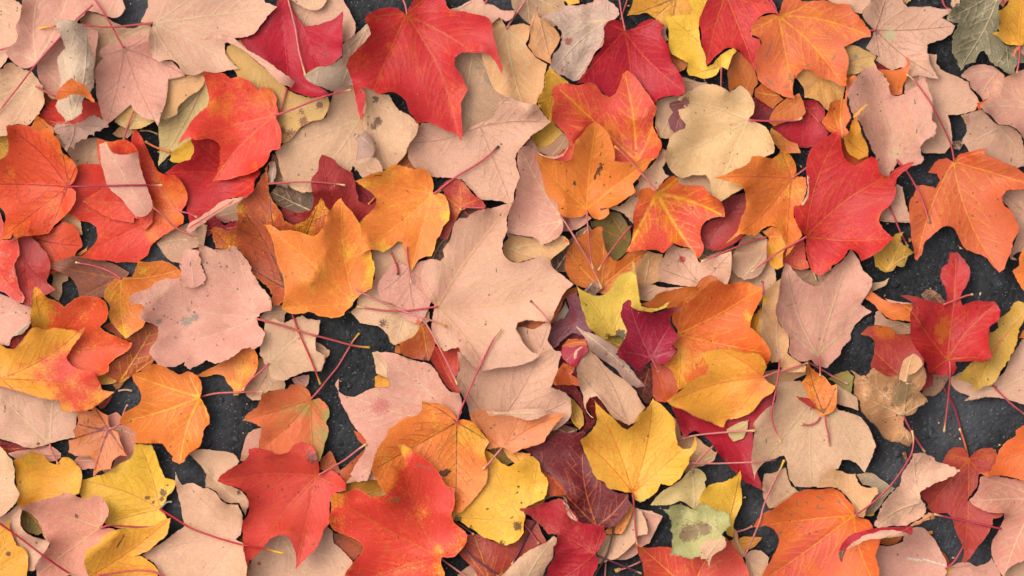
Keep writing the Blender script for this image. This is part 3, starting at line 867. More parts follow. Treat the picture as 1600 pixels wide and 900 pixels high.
# ------------------------------------------------------------------ the leaves, one record each (coordinates are photo pixels)
# L level main/second label | o outline | b stem end of the blade | t lobe tips | s stem | f curled lobe | k patches x,y,r,amount | q options
DATA = """
L 1 P1/T speckled pale peach leaf filling the top left corner
o -25,-15 15,-5 38,10 38,62 30,80 15,90 0,108 -30,110
b -25,-5
t 30,72 38,15
s -10,81 0,79 15,75 28,72
q spots=0.5
L 3 P2/P1 broad peach pink leaf with red blush, top left, lying under a curled tan leaf
o 38,-15 38,19 35,32 30,48 33,58 31,68 22,74 11,80 18,92 28,102 38,108 50,108 60,101 75,82 100,58 120,39 140,18 155,22 170,28 184,30 191,26 198,14 192,-2 192,-20
b 61,100
t 60,-10 12,80 110,-15 195,12
s 148,10 130,26 118,38 100,58 62,100 25,143 0,173 -15,190
q sl=7.5
L 1 P3/P1 peach leaf half hidden behind the long yellow tipped stem near the top left
o 118,12 160,24 185,38 200,44 235,35 240,65 200,75 160,88 150,125 140,120 130,50
b 175,65
t 142,18 232,38 150,95
L 1 P2/P1 peach leaf tucked under the left side of the curled tan leaf
o 58,80 82,55 100,50 130,38 155,50 150,100 112,125 110,150 100,155 82,155 72,142 62,122
b 64,103
t 108,150 92,103
L 2 P3/P1 wide pale leaf with brown speckles touching the left edge below the corner leaf
o -38,108 0,110 15,100 25,104 38,109 50,110 60,125 70,140 72,155 66,172 54,186 42,198 28,195 18,199 15,210 0,212 -38,218
b 59,136
t -35,112 -35,160 15,209 68,172
s 59,136 75,145 88,151 100,160 106,192
q spots=0.8
L 8 W/T dry tan leaf rolled into an upright scroll near the top left
o 92,28 100,39 125,40 144,48 145,60 151,95 150,118 148,145 135,162 135,180 120,190 110,194 92,168 96,155 102,140 98,118 90,95 92,89 108,80 106,65 100,50
b 120,190
t 95,30 144,50
f O/RO 96,159 108,140 122,126 130,132 144,140 152,150 157,164 144,158 130,153 100,160
q roll=122.5,32.5,125,175,34 z=2 spots=0.8 wr=1
L 5 LI/T crumpled lilac brown leaf with ragged edges below the rolled tan leaf
o 84,204 92,195 102,194 115,195 130,190 150,180 162,188 173,200 164,202 160,206 152,207 150,214 142,212 138,219 130,218 125,222 120,226 119,234 112,231 108,238 105,230 111,225 102,222 98,218 96,211 91,210
b 120,195
t 85,204 172,200 110,236 152,210
q spots=1 curl=5 wr=1
L 6 P2/P1 smooth pink leaf with rounded lobes below the large pale leaf at the top
o 195,75 200,61 212,56 234,56 235,75 242,95 250,96 268,95 280,108 291,118 282,122 265,125 264,140 262,160 255,182 251,199 245,189 225,185 212,175 206,164 190,178 178,190 169,198 160,175 152,150 151,125 152,108 162,92 156,88 160,78 172,71 185,70
b 195,76
t 291,118 251,198 170,196 156,87 232,57
s 195,76 186,60 175,39 162,18 150,0 142,-15
L 7 P1/P2 large pale peach leaf at the top with right edge curled over, long pink stem
o 232,-10 232,8 229,18 221,35 240,39 235,50 235,70 240,92 250,98 265,95 278,100 288,115 300,119 320,114 338,115 355,110 375,108 365,100 352,82 351,68 362,62 380,60 400,51 410,38 425,20 434,12 425,8 415,5 410,-10
b 240,37
t 432,12 375,108 245,96 310,-10 298,118
s 240,37 212,40 175,44 138,42 100,42 66,46
f P2/P1 320,65 332,56 348,54 364,58 384,76 416,96 444,116 463,130 458,139 444,134 432,124 416,108 384,82 372,74 356,66 336,62
q knob=Y
L 5 R2/RD deep crimson leaf with a pale pink stem across it, top left of centre
o 434,0 432,8 416,24 400,52 376,62 400,96 430,116 452,132 454,142 480,152 508,155 515,148 500,136 480,124 478,120 496,108 520,102 536,88 537,64 536,20 528,28 504,38 476,42 460,20 452,0 444,-16 436,-16
b 440,-16
t 514,148 378,62 536,24 454,140
s 446,-24 451,0 462,44 468,80 479,120
q sc=PS v=R2
L 6 W/T dry whitish tan curled leaf between the crimson leaf and the large red leaf
o 478,122 496,108 520,104 536,92 538,72 552,60 564,48 576,36 580,56 572,80 560,104 556,132 536,136 520,145 504,138 484,130
b 576,44
t 480,123 536,134
q spots=0.5 roll=572,44,480,124,22
L 2 P1/P2 peach leaf showing behind the notch of the crimson leaf at the top
o 448,8 464,24 460,48 504,56 530,66 538,66 548,66 556,44 548,20 536,0 532,-16 448,-16
b 492,-16
t 554,44 472,40
L 3 P3/P1 small peach lobe hanging in from the top edge beside the crimson leaf
o 456,0 472,12 492,17 504,12 512,0 512,-20 456,-20
b 484,-20
t 492,16
L 8 R3/O bright red leaf mottled with yellow, its pink stem reaching right to the large red leaf
o 319,114 340,115 350,116 360,124 372,121 390,128 401,138 406,141 412,136 422,138 432,152 434,170 436,178 432,185 440,200 441,218 439,234 430,235 425,238 421,250 412,262 400,270 382,275 365,279 350,281 332,284 340,270 345,255 345,240 344,228 338,221 328,218 310,221 300,216 290,221 281,228 285,218 295,202 300,192 310,180 320,172 325,168 328,152 326,138 322,125
b 431,181
t 320,114 282,227 334,283 439,233 421,138
s 431,181 450,175 475,166 512,152 550,142
k 335,171,15,0.9 355,165,15,0.6 375,128,11.2,0.7 415,152,17.5,0.8 360,154,12.5,0.7 390,160,15,0.5 335,135,10,0.4 402,259,4,1 372,222,5,0.5 395,225,7.5,0.4
L 3 YT/YB yellowish tan leaf with dark bruises behind the bright red mottled leaf
o 370,115 350,95 355,72 375,62 400,70 425,100 432,120 440,128 450,140 475,151 512,152 516,162 510,180 500,188 488,190 470,200 455,218 444,224 425,220 412,175 390,150 372,130
b 432,182
t 385,108 514,162 445,222
s 449,138 444,155 436,178 430,188 420,202 412,217
k 475,190,10,0.8 455,210,10,0.8 500,165,7.5,0.8 440,205,7.5,0.8 470,175,6.2,0.7 508,152,7.5,0.6
q pc=RB
L 2 P3/YT large tan leaf torn with a brown hole, above the dark red curled leaf
o 430,238 442,225 465,205 488,191 510,182 522,138 550,128 572,138 575,170 562,185 575,200 582,220 560,250 550,260 548,270 525,298 500,300 488,300 470,300 450,288 440,270 435,250
b 560,188
t 431,238 468,299 510,182
k 558,190,7.5,1
q spots=0.5
L 3 P4/YT small peach lobe between the smooth pink leaf and the bright red mottled leaf
o 260,122 292,119 319,115 321,125 315,138 302,148 285,162 279,168 278,180 268,186 255,188 250,182 245,150
b 252,130
t 320,118 256,186
L 2 YP/G pale yellowish green leaf with one dark vein left of the bright red mottled leaf
o 320,122 330,128 340,158 330,172 315,195 292,225 280,232 264,244 249,260 249,250 250,220 248,200 250,175 278,160 280,158 300,145 318,135
b 320,132
t 250,259 249,202
q spots=0.3
L 6 R/R3 vivid crimson red leaf with a grey bruise under the bright red mottled leaf
o 260,271 275,260 285,255 300,250 306,235 302,220 320,212 340,212 360,240 408,268 408,272 400,282 399,298 386,310 372,308 350,314 340,325 320,340 300,362 296,365 296,345 292,325 291,312 280,280
b 400,285
t 262,270 297,362 305,220 340,320
f P2/P3 295,360 298,352 315,340 332,328 350,315 370,310 385,308 375,316 360,322 335,339 310,356 299,364
k 335,226,10,1 395,290,12.5,0.6
q v=RO
L 3 Y/YB folded yellow leaf in the dark gap left of the bright red mottled leaf
o 266,250 269,238 300,220 310,220 312,240 304,248 288,253 275,254
b 268,238
t 302,244
s 268,238 248,232 228,222
q sc=O
L 6 R3/O red leaf turning orange at its right end, pointing up behind the rolled pink leaf
o 214,202 225,218 232,235 240,252 248,268 260,274 275,274 285,285 293,302 292,320 282,331 289,342 288,350 270,360 250,372 235,385 230,398 215,410 190,409 150,406 128,402 140,390 152,372 151,355 140,348 125,344 110,336 105,320 108,300 110,290 118,265 124,259 140,256 160,258 185,270 215,270 212,242 206,222
b 282,331
t 214,204 110,310 129,401 125,344
s 282,331 298,334 310,340
k 275,305,22.5,0.9 270,342,25,0.9 250,285,15,0.5 240,365,15,0.8 282,340,15,1
L 7 R3/O red leaf rolled up so its pink underside shows, with a red stem
o 129,315 140,308 160,294 166,285 160,262 155,248 153,220 160,218 165,220 180,222 195,219 208,225 219,239 225,280 241,322 240,330 239,348 228,359 221,358 218,342 210,340 209,348 190,345 175,342 160,335 145,325
b 241,324
t 129,315 160,219 195,220 222,358
s 241,324 258,338 275,355 310,374
f P2/P1 160,228 170,224 180,239 195,244 219,239 222,255 228,280 235,300 242,322 240,330 230,338 215,339 208,330 198,318 192,310 178,300 170,288 166,268 161,250
q curl=3 z=2
L 8 RO/O grey spotted orange red leaf at the left edge, purple stem lying across the rolled leaf
o 16,198 32,196 50,199 62,205 80,202 88,210 98,225 102,240 112,248 122,260 124,270 120,280 110,290 120,300 120,315 112,328 100,340 88,350 78,365 60,368 42,370 30,374 26,364 21,374 5,375 10,355 11,340 5,328 -10,320 -30,300 -30,265 -10,262 2,252 15,240 18,218
b 108,292
t 17,199 -30,288 6,374 121,262 98,225 78,364
s 108,292 175,291 256,290
k 105,235,17.5,0.7 112,255,15,0.7 110,280,10,0.7 85,212,15,0.8 25,360,22.5,0.5 15,272,10,0.7 85,320,15,0.5 50,280,15,0.3 120,320,15,0.3
q sc=M spots=0.5
L 2 P3/P1 flat tan leaf seen between the lilac brown leaf and the rolled pink leaf
o 105,238 85,215 100,202 125,218 150,215 160,220 160,265 140,266 120,265 110,245
b 155,218
t 110,255
L 2 RO/R3 red orange leaf with a brown bruise, below the grey spotted leaf at the left edge
o 25,365 60,360 78,358 100,346 115,350 125,365 129,385 118,398 112,415 82,428 45,420 32,410
b 48,372
t 129,384 100,350 95,420
k 59,388,5,0.9 82,372,4,0.8
L 1 P4/P3 pale edge of a leaf tucked beneath the grey spotted leaf
o 95,345 105,332 125,340 128,366 120,370 100,360
b 100,342
t 126,364
L 1 YB/Y dark yellow leaf peeping out at the left edge above the grey spotted leaf
o -15,202 28,195 50,230 10,255 -15,250
b -15,222
t 50,222
L 1 R3/RD small dark red piece under the bottom of the rolled tan leaf
o 55,198 62,178 82,158 100,158 140,158 160,162 165,185 140,195 110,198 85,212 62,208
b 105,192
t 60,185
L 2 O/YB small orange scrap beside the lilac brown leaf
o 49,198 60,180 72,190 85,200 85,215 62,215
b 60,182
t 82,212
L 0 O/RO small orange tip under the speckled left edge leaf
o 65,140 80,142 88,150 85,160 72,167 65,160
b 65,142
t 85,160
L 4 YT/YP buff yellow leaf peeking from beneath the smooth pink leaf
o 180,191 190,162 215,160 250,175 250,188 240,193 215,203 190,198
b 248,185
t 182,191
s 210,175 202,195 194,220
q sl=5
L 1 P4/LI pale pink scrap in the dark gap below the smooth pink leaf
o 175,209 188,195 212,204 198,216 182,214
b 188,198
t 196,215
s 218,204 232,204 245,209
q sc=YT knob=YT
L 8 R/RO very large deep red leaf with two hooked lobes, its stem rising to the top edge
o 636,21 640,12 648,-2 652,-10 690,-10 695,1 702,14 710,18 725,20 742,24 758,28 766,35 770,48 771,60 776,75 778,82 782,98 786,110 783,121 780,110 771,95 760,86 742,84 720,86 711,92 711,105 720,118 726,132 730,142 722,160 721,175 722,192 723,208 720,221 715,212 698,205 682,198 665,192 652,195 648,186 640,175 635,160 625,150 612,146 592,150 582,142 565,137 572,150 571,160 569,172 568,192 564,185 558,162 554,142 550,122 543,106 548,94 560,80 572,69 581,55 575,40 571,32 575,26 590,18 610,14 628,18 634,24
b 636,23
t 784,118 720,219 567,190 572,32 672,-10
s 636,23 634,10 628,-5 624,-20
k 562,98,17.5,0.6 580,40,15,0.5 715,135,15,0.6 608,71,4.5,1 618,78,10,0.4 705,15,12.5,0.3 640,25,10,0.6 710,160,15,0.5 732,70,7.5,0.6
q v=OD curl=7 spots=0.3
L 3 P4/P3 broad peach leaf right of the very large red leaf, stem rising to the top edge
o 744,10 762,15 778,22 785,30 791,42 798,40 815,37 828,41 826,58 822,69 835,88 855,101 851,120 849,140 840,158 834,168 828,178 821,181 825,172 808,160 788,151 772,140 760,110 750,75 745,38
b 791,46
t 822,180 854,102 746,12 760,105
s 791,46 802,28 815,10 825,-5 832,-18
f O/YT 821,181 824,172 828,168 834,166 828,178
k 765,28,4,1 800,48,3,0.9
q sc=PS
L 2 T2/P3 dull tan leaf with a grey green bruise in the gap under the hooked red lobe
o 710,85 740,75 775,82 795,108 795,150 782,155 778,170 770,185 750,192 735,202 726,212 720,210 715,175 708,140
b 740,82
t 726,211 782,150 718,185
k 770,122,11.2,1 746,106,6.2,0.6 778,130,7.5,0.8
q pc=GR
L 3 P1/P2 wide pink leaf below the dull tan leaf and the very large red leaf
o 638,225 640,215 648,200 660,192 680,195 700,200 720,215 732,202 750,191 770,185 778,170 782,155 795,151 808,158 822,162 838,165 850,180 861,192 850,200 832,212 820,225 808,238 806,252 812,278 804,298 802,318 798,321 775,314 750,312 735,296 721,280 695,278 660,270 640,250
b 750,198
t 860,192 640,225 799,320 795,152
s 752,199 765,210 770,220 738,255 685,300
q sl=0.5
L 3 P3/YT tan leaf with dark hole and grey bruise, left of the very large red leaf's tip
o 562,136 575,135 592,149 608,148 622,170 640,180 655,195 650,212 640,225 635,240 625,252 615,260 600,265 582,250 572,225 568,200 568,185 575,165
b 575,140
t 652,200 600,262 640,238
k 591,189,6.5,1 588,156,6,0.9 584,198,6,0.9
q pc=BR spots=0.3
L 4 LI/RD small folded lilac scrap between the two torn tan leaves left of centre
o 555,209 564,212 572,205 582,220 586,232 582,248 572,255 555,268 558,245 561,225 554,215
b 556,209
t 558,265 585,232
k 558,210,6,1
q roll=558.75,212.5,575,252.5,8
L 3 P1/P2 peach leaf with a pointed lobe behind the very large red leaf at the top edge
o 700,15 718,10 738,0 750,-5 758,6 770,8 785,16 805,18 800,28 790,34 780,28 765,40 740,42 710,38
b 752,-8
t 804,18 708,19
s 758,6 761,1 765,-10
L 2 T2/YT olive tan leaf on the dark gap at the top edge beside the orange peach leaf
o 799,-15 800,10 810,22 828,38 850,45 890,30 890,15 882,5 885,-15
b 822,-15
t 880,15 828,38 800,10
k 860,10,20,0.6
L 4 P4/O peach orange leaf with a folded rim beside the whitish crumpled leaf at the top
o 840,10 841,25 855,35 872,50 876,59 868,75 861,85 861,101 850,95 835,86 825,72 828,58 828,40 835,22
b 840,10
t 861,100 875,59 825,72
L 6 W2/P2 whitish pink crumpled dry leaf with torn hole, left of the crimson leaf near the top
o 841,29 855,24 870,18 882,10 900,8 922,5 932,-2 948,-5 955,4 965,12 969,22 962,30 950,35 942,45 944,55 940,72 932,82 925,92 918,108 908,125 896,128 885,124 870,118 862,108 862,92 868,82 875,72 878,52 868,40 858,32
b 952,32
t 842,29 865,110 948,-4 898,128
k 888,66,6.5,1 878,110,10,0.5
q pc=RB2 spots=0.7 curl=6 wr=1
L 2 OY/Y orange leaf scrap in the top edge above the whitish crumpled leaf
o 881,-15 882,1 890,9 905,5 905,-15
b 892,-15
t 888,8
L 3 YB/Y yellow leaf with brown freckles standing behind the whitish crumpled leaf
o 858,105 875,118 890,130 892,150 875,160 868,175 860,192 850,180 840,165 840,155 849,140 852,120
b 890,140
t 841,162 858,108
q spots=1
L 2 Y/YB bright yellow leaf tip under the pink leaf, left of the split red leaf
o 825,200 845,182 865,190 865,192 880,208 875,218 870,225 860,230 845,234 832,231 832,220
b 870,200
t 835,229
L 7 R2/RD crimson leaf with raised yellow veins and upright red stem, above the split red leaf
o 975,46 976,42 970,35 958,32 948,38 943,45 945,55 942,70 935,82 925,92 918,108 900,132 915,131 932,140 950,152 960,148 970,175 990,190 1015,185 1024,161 1028,155 1048,151 1062,151 1070,145 1066,128 1060,112 1052,100 1046,88 1045,78 1032,55 1035,42 1028,32 1015,31 1002,35 990,44 980,48
b 976,49
t 902,131 1069,145 980,190 946,38 1029,32
s 976,49 972,30 969,10 966,-15
k 1040,80,10,0.4 1052,122,5,0.6
q v=RO
L 8 R4/O large red leaf split into two lobes with yellow veins, overlapped by an orange leaf
o 862,142 868,135 885,131 900,134 922,130 932,136 942,148 952,152 962,145 968,132 972,115 980,110 990,118 1002,132 1010,145 1020,160 1025,168 1022,180 1020,195 1025,208 1034,224 1032,235 1025,248 1002,254 980,258 958,255 948,245 930,250 910,240 895,225 886,218 881,208 872,200 861,190 862,175 865,162
b 995,252
t 869,136 977,112 1025,170
s 1024,198 1028,208 1026,218
k 990,180,15,0.5 990,212,15,0.5 905,172,15,0.5 1022,212,17.5,0.6 952,200,12.5,0.4
q v=OY vw=2 sl=3
L 2 P3/YT tan leaf in the gap between the split red leaf and the buff leaf
o 1024,160 1040,152 1065,150 1080,170 1080,215 1055,218 1032,215 1024,198
b 1065,155
t 1032,212 1026,165
L 3 MB/BR small mauve brown withered scrap on the left edge of the buff leaf
o 1046,162 1055,159 1065,156 1078,162 1080,170 1065,180 1070,195 1066,205 1055,210 1046,198 1045,185 1052,175 1046,168
b 1072,160
t 1055,209 1048,165
q curl=2
L 7 YP2/P3 pale buff wavy edged leaf, tan stem pointing right, right of the split red leaf
o 1058,156 1068,148 1080,142 1092,135 1105,132 1118,134 1128,140 1138,146 1148,140 1155,136 1165,142 1172,152 1177,168 1174,180 1168,186 1180,192 1195,200 1202,215 1208,232 1206,241 1190,248 1180,275 1160,295 1150,300 1125,316 1118,310 1114,308 1109,307 1108,288 1102,273 1082,275 1065,278 1048,268 1038,252 1042,230 1050,212 1060,205 1069,201 1070,195 1060,180 1058,172 1070,170 1065,162
b 1168,189
t 1059,158 1040,251 1115,310 1160,138 1205,229
s 1168,189 1200,190 1240,189 1252,185
k 1070,160,7.5,1
q pc=MB knob=YT
L 5 Y/YB bright yellow leaf with a rolled upper lobe near the top edge
o 1038,20 1048,25 1062,24 1078,22 1082,15 1076,5 1076,-15 1109,-15 1105,2 1098,18 1094,30 1092,50 1095,70 1102,90 1105,105 1115,98 1128,85 1145,76 1150,80 1142,92 1136,110 1126,106 1118,118 1105,124 1090,122 1075,119 1072,112 1075,100 1060,92 1048,82 1044,70 1044,50 1041,35
b 1126,104
t 1040,21 1092,-12 1078,118
s 1126,106 1126,120 1126,138 1128,150
k 1078,95,12.5,0.3
q v=YB sl=5.2
L 3 OY/YB orange yellow leaf spread along the top edge beside the rolled bright yellow leaf
o 988,-15 988,8 979,25 992,24 1010,20 1018,25 1035,38 1048,45 1065,30 1085,15 1080,-15
b 1058,-5
t 980,25 1050,42 1020,28
s 982,-5 976,12 970,30
q v=RB spots=0.3 sl=2
L 4 P3/T small tan twist beside the left edge of the bright yellow leaf
o 1032,48 1038,39 1042,41 1040,52 1044,62 1040,65 1034,56
b 1040,40
t 1040,64
L 1 O/RB dark orange leaf sunk in the gap under the bright yellow leaf
o 1032,60 1045,65 1060,90 1075,100 1070,108 1060,112 1048,95
b 1040,65
t 1072,102
L 2 P3/P1 pale peach fragment in the dark gap below the bright yellow leaf
o 1062,120 1075,122 1092,128 1105,128 1102,142 1085,140 1070,145 1065,135
b 1065,125
t 1102,130
L 8 R/R3 glossy red leaf in the top edge between the bright yellow leaf and the orange leaf
o 1105,-15 1105,2 1098,18 1092,32 1095,50 1096,70 1101,88 1102,106 1115,92 1128,80 1140,75 1150,78 1162,90 1172,100 1180,111 1180,98 1188,75 1186,62 1175,58 1172,48 1182,32 1195,22 1215,20 1210,5 1195,-15
b 1135,-10
t 1103,105 1180,110 1210,10
k 1100,78,12.5,0.3 1188,12,20,0.6
q v=OD
L 9 ORO/O large orange red leaf with yellow veins and grey scratches, upper right
o 1215,24 1219,15 1222,5 1228,-8 1240,-8 1250,1 1268,2 1285,1 1300,5 1312,6 1328,8 1330,16 1340,26 1348,35 1352,42 1360,52 1360,59 1350,60 1338,65 1325,71 1318,74 1322,80 1325,90 1324,105 1321,118 1319,136 1310,135 1300,128 1288,124 1275,120 1265,111 1254,109 1245,118 1239,132 1238,144 1240,155 1228,152 1212,145 1195,135 1185,125 1180,105 1181,85 1190,68 1185,60 1172,55 1172,42 1182,30 1198,24 1210,22
b 1217,25
t 1359,56 1319,135 1238,152 1174,50 1270,2
s 1216,24 1206,10 1196,0 1185,-10
k 1262,50,15,0.5 1215,88,12.5,0.5 1300,38,15,0.5 1288,82,15,0.5 1275,22,12.5,0.6 1340,50,10,0.5 1240,62,10,0.4
d 1208.8,60.0,1202.5,75.0,4 1202.5,75.0,1197.5,87.5,4 1295.0,46.2,1288.0,62.5,4 1233.8,112.5,1232.5,125.0,5 1232.5,125.0,1241.2,128.8,5 1227.5,136.2,1241.2,128.0,5 1255.0,103.8,1268.0,101.2,4 1200.0,126.2,1207.5,132.5,5 1300.0,93.0,1304.0,88.8,4
q v=OY vw=1.6 pc=GBR
L 3 P1/P3 pale peach leaf in the top edge behind the large orange red leaf
o 1282,-15 1300,4 1328,8 1332,18 1345,22 1360,15 1360,-15
b 1325,-15
t 1340,21
L 6 P1/LI dusty pink leaf with a dull green spot, right of the large orange red leaf
o 1360,-15 1358,5 1345,18 1348,28 1358,40 1366,48 1360,62 1352,75 1360,82 1372,88 1368,95 1380,102 1395,110 1408,105 1415,110 1412,119 1425,120 1438,118 1450,122 1464,124 1458,112 1450,95 1448,80 1449,71 1460,66 1475,60 1488,50 1492,40 1480,32 1472,28 1485,19 1485,15 1468,14 1450,10 1432,10 1418,12 1410,0 1408,-15
b 1368,47
t 1491,41 1462,122 1385,-10 1375,92
s 1368,47 1362,48 1359,48
k 1390,54,10,0.9
q pc=GP v=TV spots=0.2
L 5 YT/YP buff orange leaf with one round grey spot, under the large orange red leaf
o 1318,72 1335,70 1352,78 1368,85 1370,88 1365,95 1372,110 1360,105 1350,108 1342,115 1330,116 1322,118 1310,108
b 1320,98
t 1370,86 1372,109 1342,115
k 1338,88,3.2,1
q pc=GR
L 5 OT/YT amber leaf hanging below the large orange red leaf, two tips pointing down
o 1238,118 1250,110 1265,110 1290,118 1320,135 1318,150 1315,160 1305,158 1296,162 1294,175 1288,170 1280,160 1268,155 1255,154 1255,140 1250,130
b 1285,120
t 1293,174 1316,159 1255,150
k 1308,141,4.5,0.8
L 6 O2/RO bright orange curled tip standing between dusty pink and freckled pink leaves
o 1369,110 1385,110 1400,110 1412,106 1416,99 1411,89 1418,92 1420,100 1416,118 1411,132 1409,148 1392,150 1388,140 1385,125
b 1400,150
t 1412,90 1370,111
L 7 P2/P1 freckled peach pink leaf with a notched top, right of the amber leaf
o 1350,108 1360,106 1368,110 1378,120 1386,130 1389,144 1395,150 1408,149 1420,140 1430,132 1435,119 1444,125 1449,140 1452,152 1456,170 1452,190 1458,198 1455,212 1440,225 1436,238 1440,250 1430,260 1422,262 1415,259 1405,258 1400,252 1396,262 1388,276 1375,274 1370,265 1365,248 1355,228 1345,210 1339,190 1328,180 1324,162 1322,145 1330,132 1340,118
b 1398,248
t 1352,108 1438,120 1325,155 1455,175 1386,275
s 1399,250 1418,272 1438,308 1451,348
f YO/O 1350,165 1346,170 1338,182 1328,190 1325,186 1336,175 1344,168
q spots=1 v=YP sl=9 knob=GK
L 6 O/RO orange piece of a leaf with a serrated edge below the amber leaf
o 1318,155 1322,125 1332,118 1340,122 1325,140 1322,160 1328,185 1320,200 1325,208 1315,218 1305,212 1292,205 1282,192 1292,175 1295,162 1308,158
b 1316,218
t 1285,192 1320,120 1300,162
L 6 YO/O yellow orange leaf edge folded up on the left of the freckled pink leaf
o 1316,218 1325,205 1328,190 1335,185 1340,195 1345,212 1355,230 1355,245 1340,250 1325,240
b 1318,215
t 1350,240
L 4 R2/RD crimson leaf in the gap beneath the amber leaf
o 1255,156 1275,155 1290,170 1289,180 1282,192 1295,208 1282,225 1260,230 1240,225 1225,215 1205,198 1230,192 1252,188 1258,175
b 1258,165
t 1208,198 1292,205
k 1230,194,7.5,0.6
L 5 OD/O burnt orange folded leaf crossed by the tan stem of the buff leaf
o 1202,185 1212,168 1228,155 1248,146 1254,160 1258,175 1250,188 1225,191 1208,198 1200,192
b 1250,152
t 1202,188
L 3 OD/RB burnt orange leaf between the yellow leaf and the large orange red leaf
o 1136,112 1140,95 1150,79 1165,88 1180,112 1185,130 1178,140 1175,154 1160,140 1152,136 1140,144 1138,130
b 1172,150
t 1150,82 1138,118
L 3 OD/RO burnt orange leaf edge beneath the large orange red leaf
o 1178,140 1190,130 1208,142 1225,155 1212,165 1208,170 1195,162 1180,152
b 1225,150
t 1180,144
L 1 RD/R dark crimson leaf deep in the gap right of the buff leaf
o 1165,150 1185,155 1210,170 1208,190 1172,188 1175,162
b 1200,160
t 1172,186
L 4 OD/YB rusty amber leaf folded under the stem tip of the buff leaf
o 1204,200 1215,208 1228,218 1245,225 1250,240 1230,240 1208,225 1202,212
b 1205,200
t 1245,235
L 1 P1/P3 wide peach leaf under the long red stem at the upper right
o 1448,85 1462,86 1462,100 1475,112 1500,122 1514,128 1515,138 1525,150 1530,160 1525,172 1508,178 1495,179 1480,180 1485,200 1488,225 1475,240 1440,240 1425,200 1420,150 1412,145 1415,120 1440,105
b 1440,172
t 1528,160 1462,86 1485,225
L 1 P3/P1 pale peach scrap beside the asphalt hole at the upper right
o 1500,180 1522,175 1550,198 1558,208 1560,220 1525,225 1500,225 1508,212 1510,198
b 1555,215
t 1505,180
L 2 P2/LI dusty pink leaf with dark creases under the greenish leaf
o 1500,120 1515,105 1540,101 1558,108 1570,118 1565,140 1550,150 1535,158 1528,148 1515,138 1514,128
b 1560,110
t 1502,120 1530,152
q spots=0.4
L 5 P2/P4 large smooth pink leaf touching the right edge, upper right
o 1625,95 1600,108 1590,112 1570,122 1555,125 1550,140 1542,150 1535,160 1526,168 1530,175 1545,185 1555,195 1575,198 1590,208 1598,225 1600,240 1625,260
b 1625,175
t 1528,168 1555,124 1598,230
q curl=5
L 2 RO/O tiny orange red lobe tip beside the large smooth pink leaf
o 1525,162 1539,157 1542,162 1528,172
b 1542,160
t 1526,164
L 2 P1/LI pale dusty leaf under the large smooth pink leaf at the right edge
o 1508,180 1530,172 1555,195 1575,198 1595,212 1600,235 1600,260 1575,265 1550,252 1515,242 1502,220 1510,200
b 1560,200
t 1506,225 1600,250
L 6 GG/G grey green withered leaf with a mouldy mottled surface, top right
o 1501,-15 1498,8 1485,15 1478,25 1475,35 1495,40 1488,50 1482,58 1485,75 1490,90 1498,112 1508,100 1522,98 1528,85 1536,81 1542,92 1550,102 1560,108 1572,116 1580,118 1590,100 1610,95 1610,62 1585,72 1568,70 1560,58 1558,38 1558,22 1560,8 1562,-15
b 1560,-15
t 1498,110 1575,116 1478,32
q spots=1 curl=6 mold=1 wr=1
L 8 YO/Y bright yellow orange leaf with toothed left side in the top right corner
o 1625,-15 1578,-10 1575,5 1568,12 1555,19 1558,30 1559,38 1555,45 1558,51 1546,54 1558,60 1568,69 1585,71 1595,72 1605,58 1625,50
b 1590,73
t 1548,54 1556,20 1600,-10
s 1590,73 1590,92 1586,115
q spots=0.5
L 7 P1/P2 pink leaf fragment with an orange rim at the right edge below the yellow orange leaf
o 1625,68 1600,72 1590,78 1598,88 1610,98 1625,100
b 1622,82
t 1590,78
f O/RO 1586,74 1595,75 1585,81 1582,91 1580,88 1582,80
L 3 RO/P2 tiny rolled reddish stem end at the top right corner beside the yellow orange leaf
o 1562,-15 1562,5 1568,12 1572,5 1578,-2 1582,-15
b 1570,-15
t 1568,11
L 1 P3/T thin tan leaf scrap at the top edge left of the grey green leaf
o 1486,5 1490,-15 1502,-15 1500,8 1490,15
b 1498,-15
t 1488,12
s 1490,16 1478,10 1472,-5
L 3 YT/P4 small buff lobe at the top edge beside the dusty pink leaf
o 1408,-15 1410,2 1418,5 1425,-2 1426,-15
b 1415,-15
t 1418,4
L 2 RD/R small red triangle in the gap under the dusty pink leaf
o 1368,98 1375,99 1395,110 1375,115 1370,110
b 1395,110
t 1370,100
L 1 YB/OD dark amber sliver between the large orange red leaf and the pale peach leaf
o 1315,118 1340,115 1335,130 1320,130
b 1338,120
t 1318,125
L 4 R5/RD wine red leaf with a curled tip, its upper half lying on the torn tan leaf
o 504,242 515,245 525,252 531,261 540,266 552,269 555,282 557,300 560,312 570,319 582,320 589,315 588,325 578,335 565,345 560,360 540,375 500,375 465,360 445,340 440,322 452,330 475,331 488,328 491,310 489,298 488,282 492,275 498,268 500,252
b 530,365
t 504,244 588,318 441,324 554,270
s 420,288 450,286 485,285 515,287 540,290
k 530,262,22.5,0.4
q spots=0.5 knob=YT sl=6.5
L 5 RUST/OY rusty orange leaf with dark veins and black edges, hooked tip pointing up
o 415,264 422,255 428,252 420,260 418,275 421,292 424,308 435,322 442,332 450,345 462,351 472,348 488,335 498,322 504,310 510,322 516,335 512,350 508,370 515,390 490,440 460,450 446,470 439,475 425,476 422,455 399,432 388,408 372,390 355,388 338,388 330,360 340,356 355,360 371,360 372,340 372,322 382,310 395,302 402,288 410,272
b 445,450
t 418,262 502,312 335,362 375,320
s 450,472 455,486 470,525 488,565 501,600
k 378,325,7.5,0.9 440,325,5,0.5 500,320,20,0.7 480,360,17.5,0.6 365,375,15,0.4
q v=BK spots=1 sl=7 sc=R knob=YB
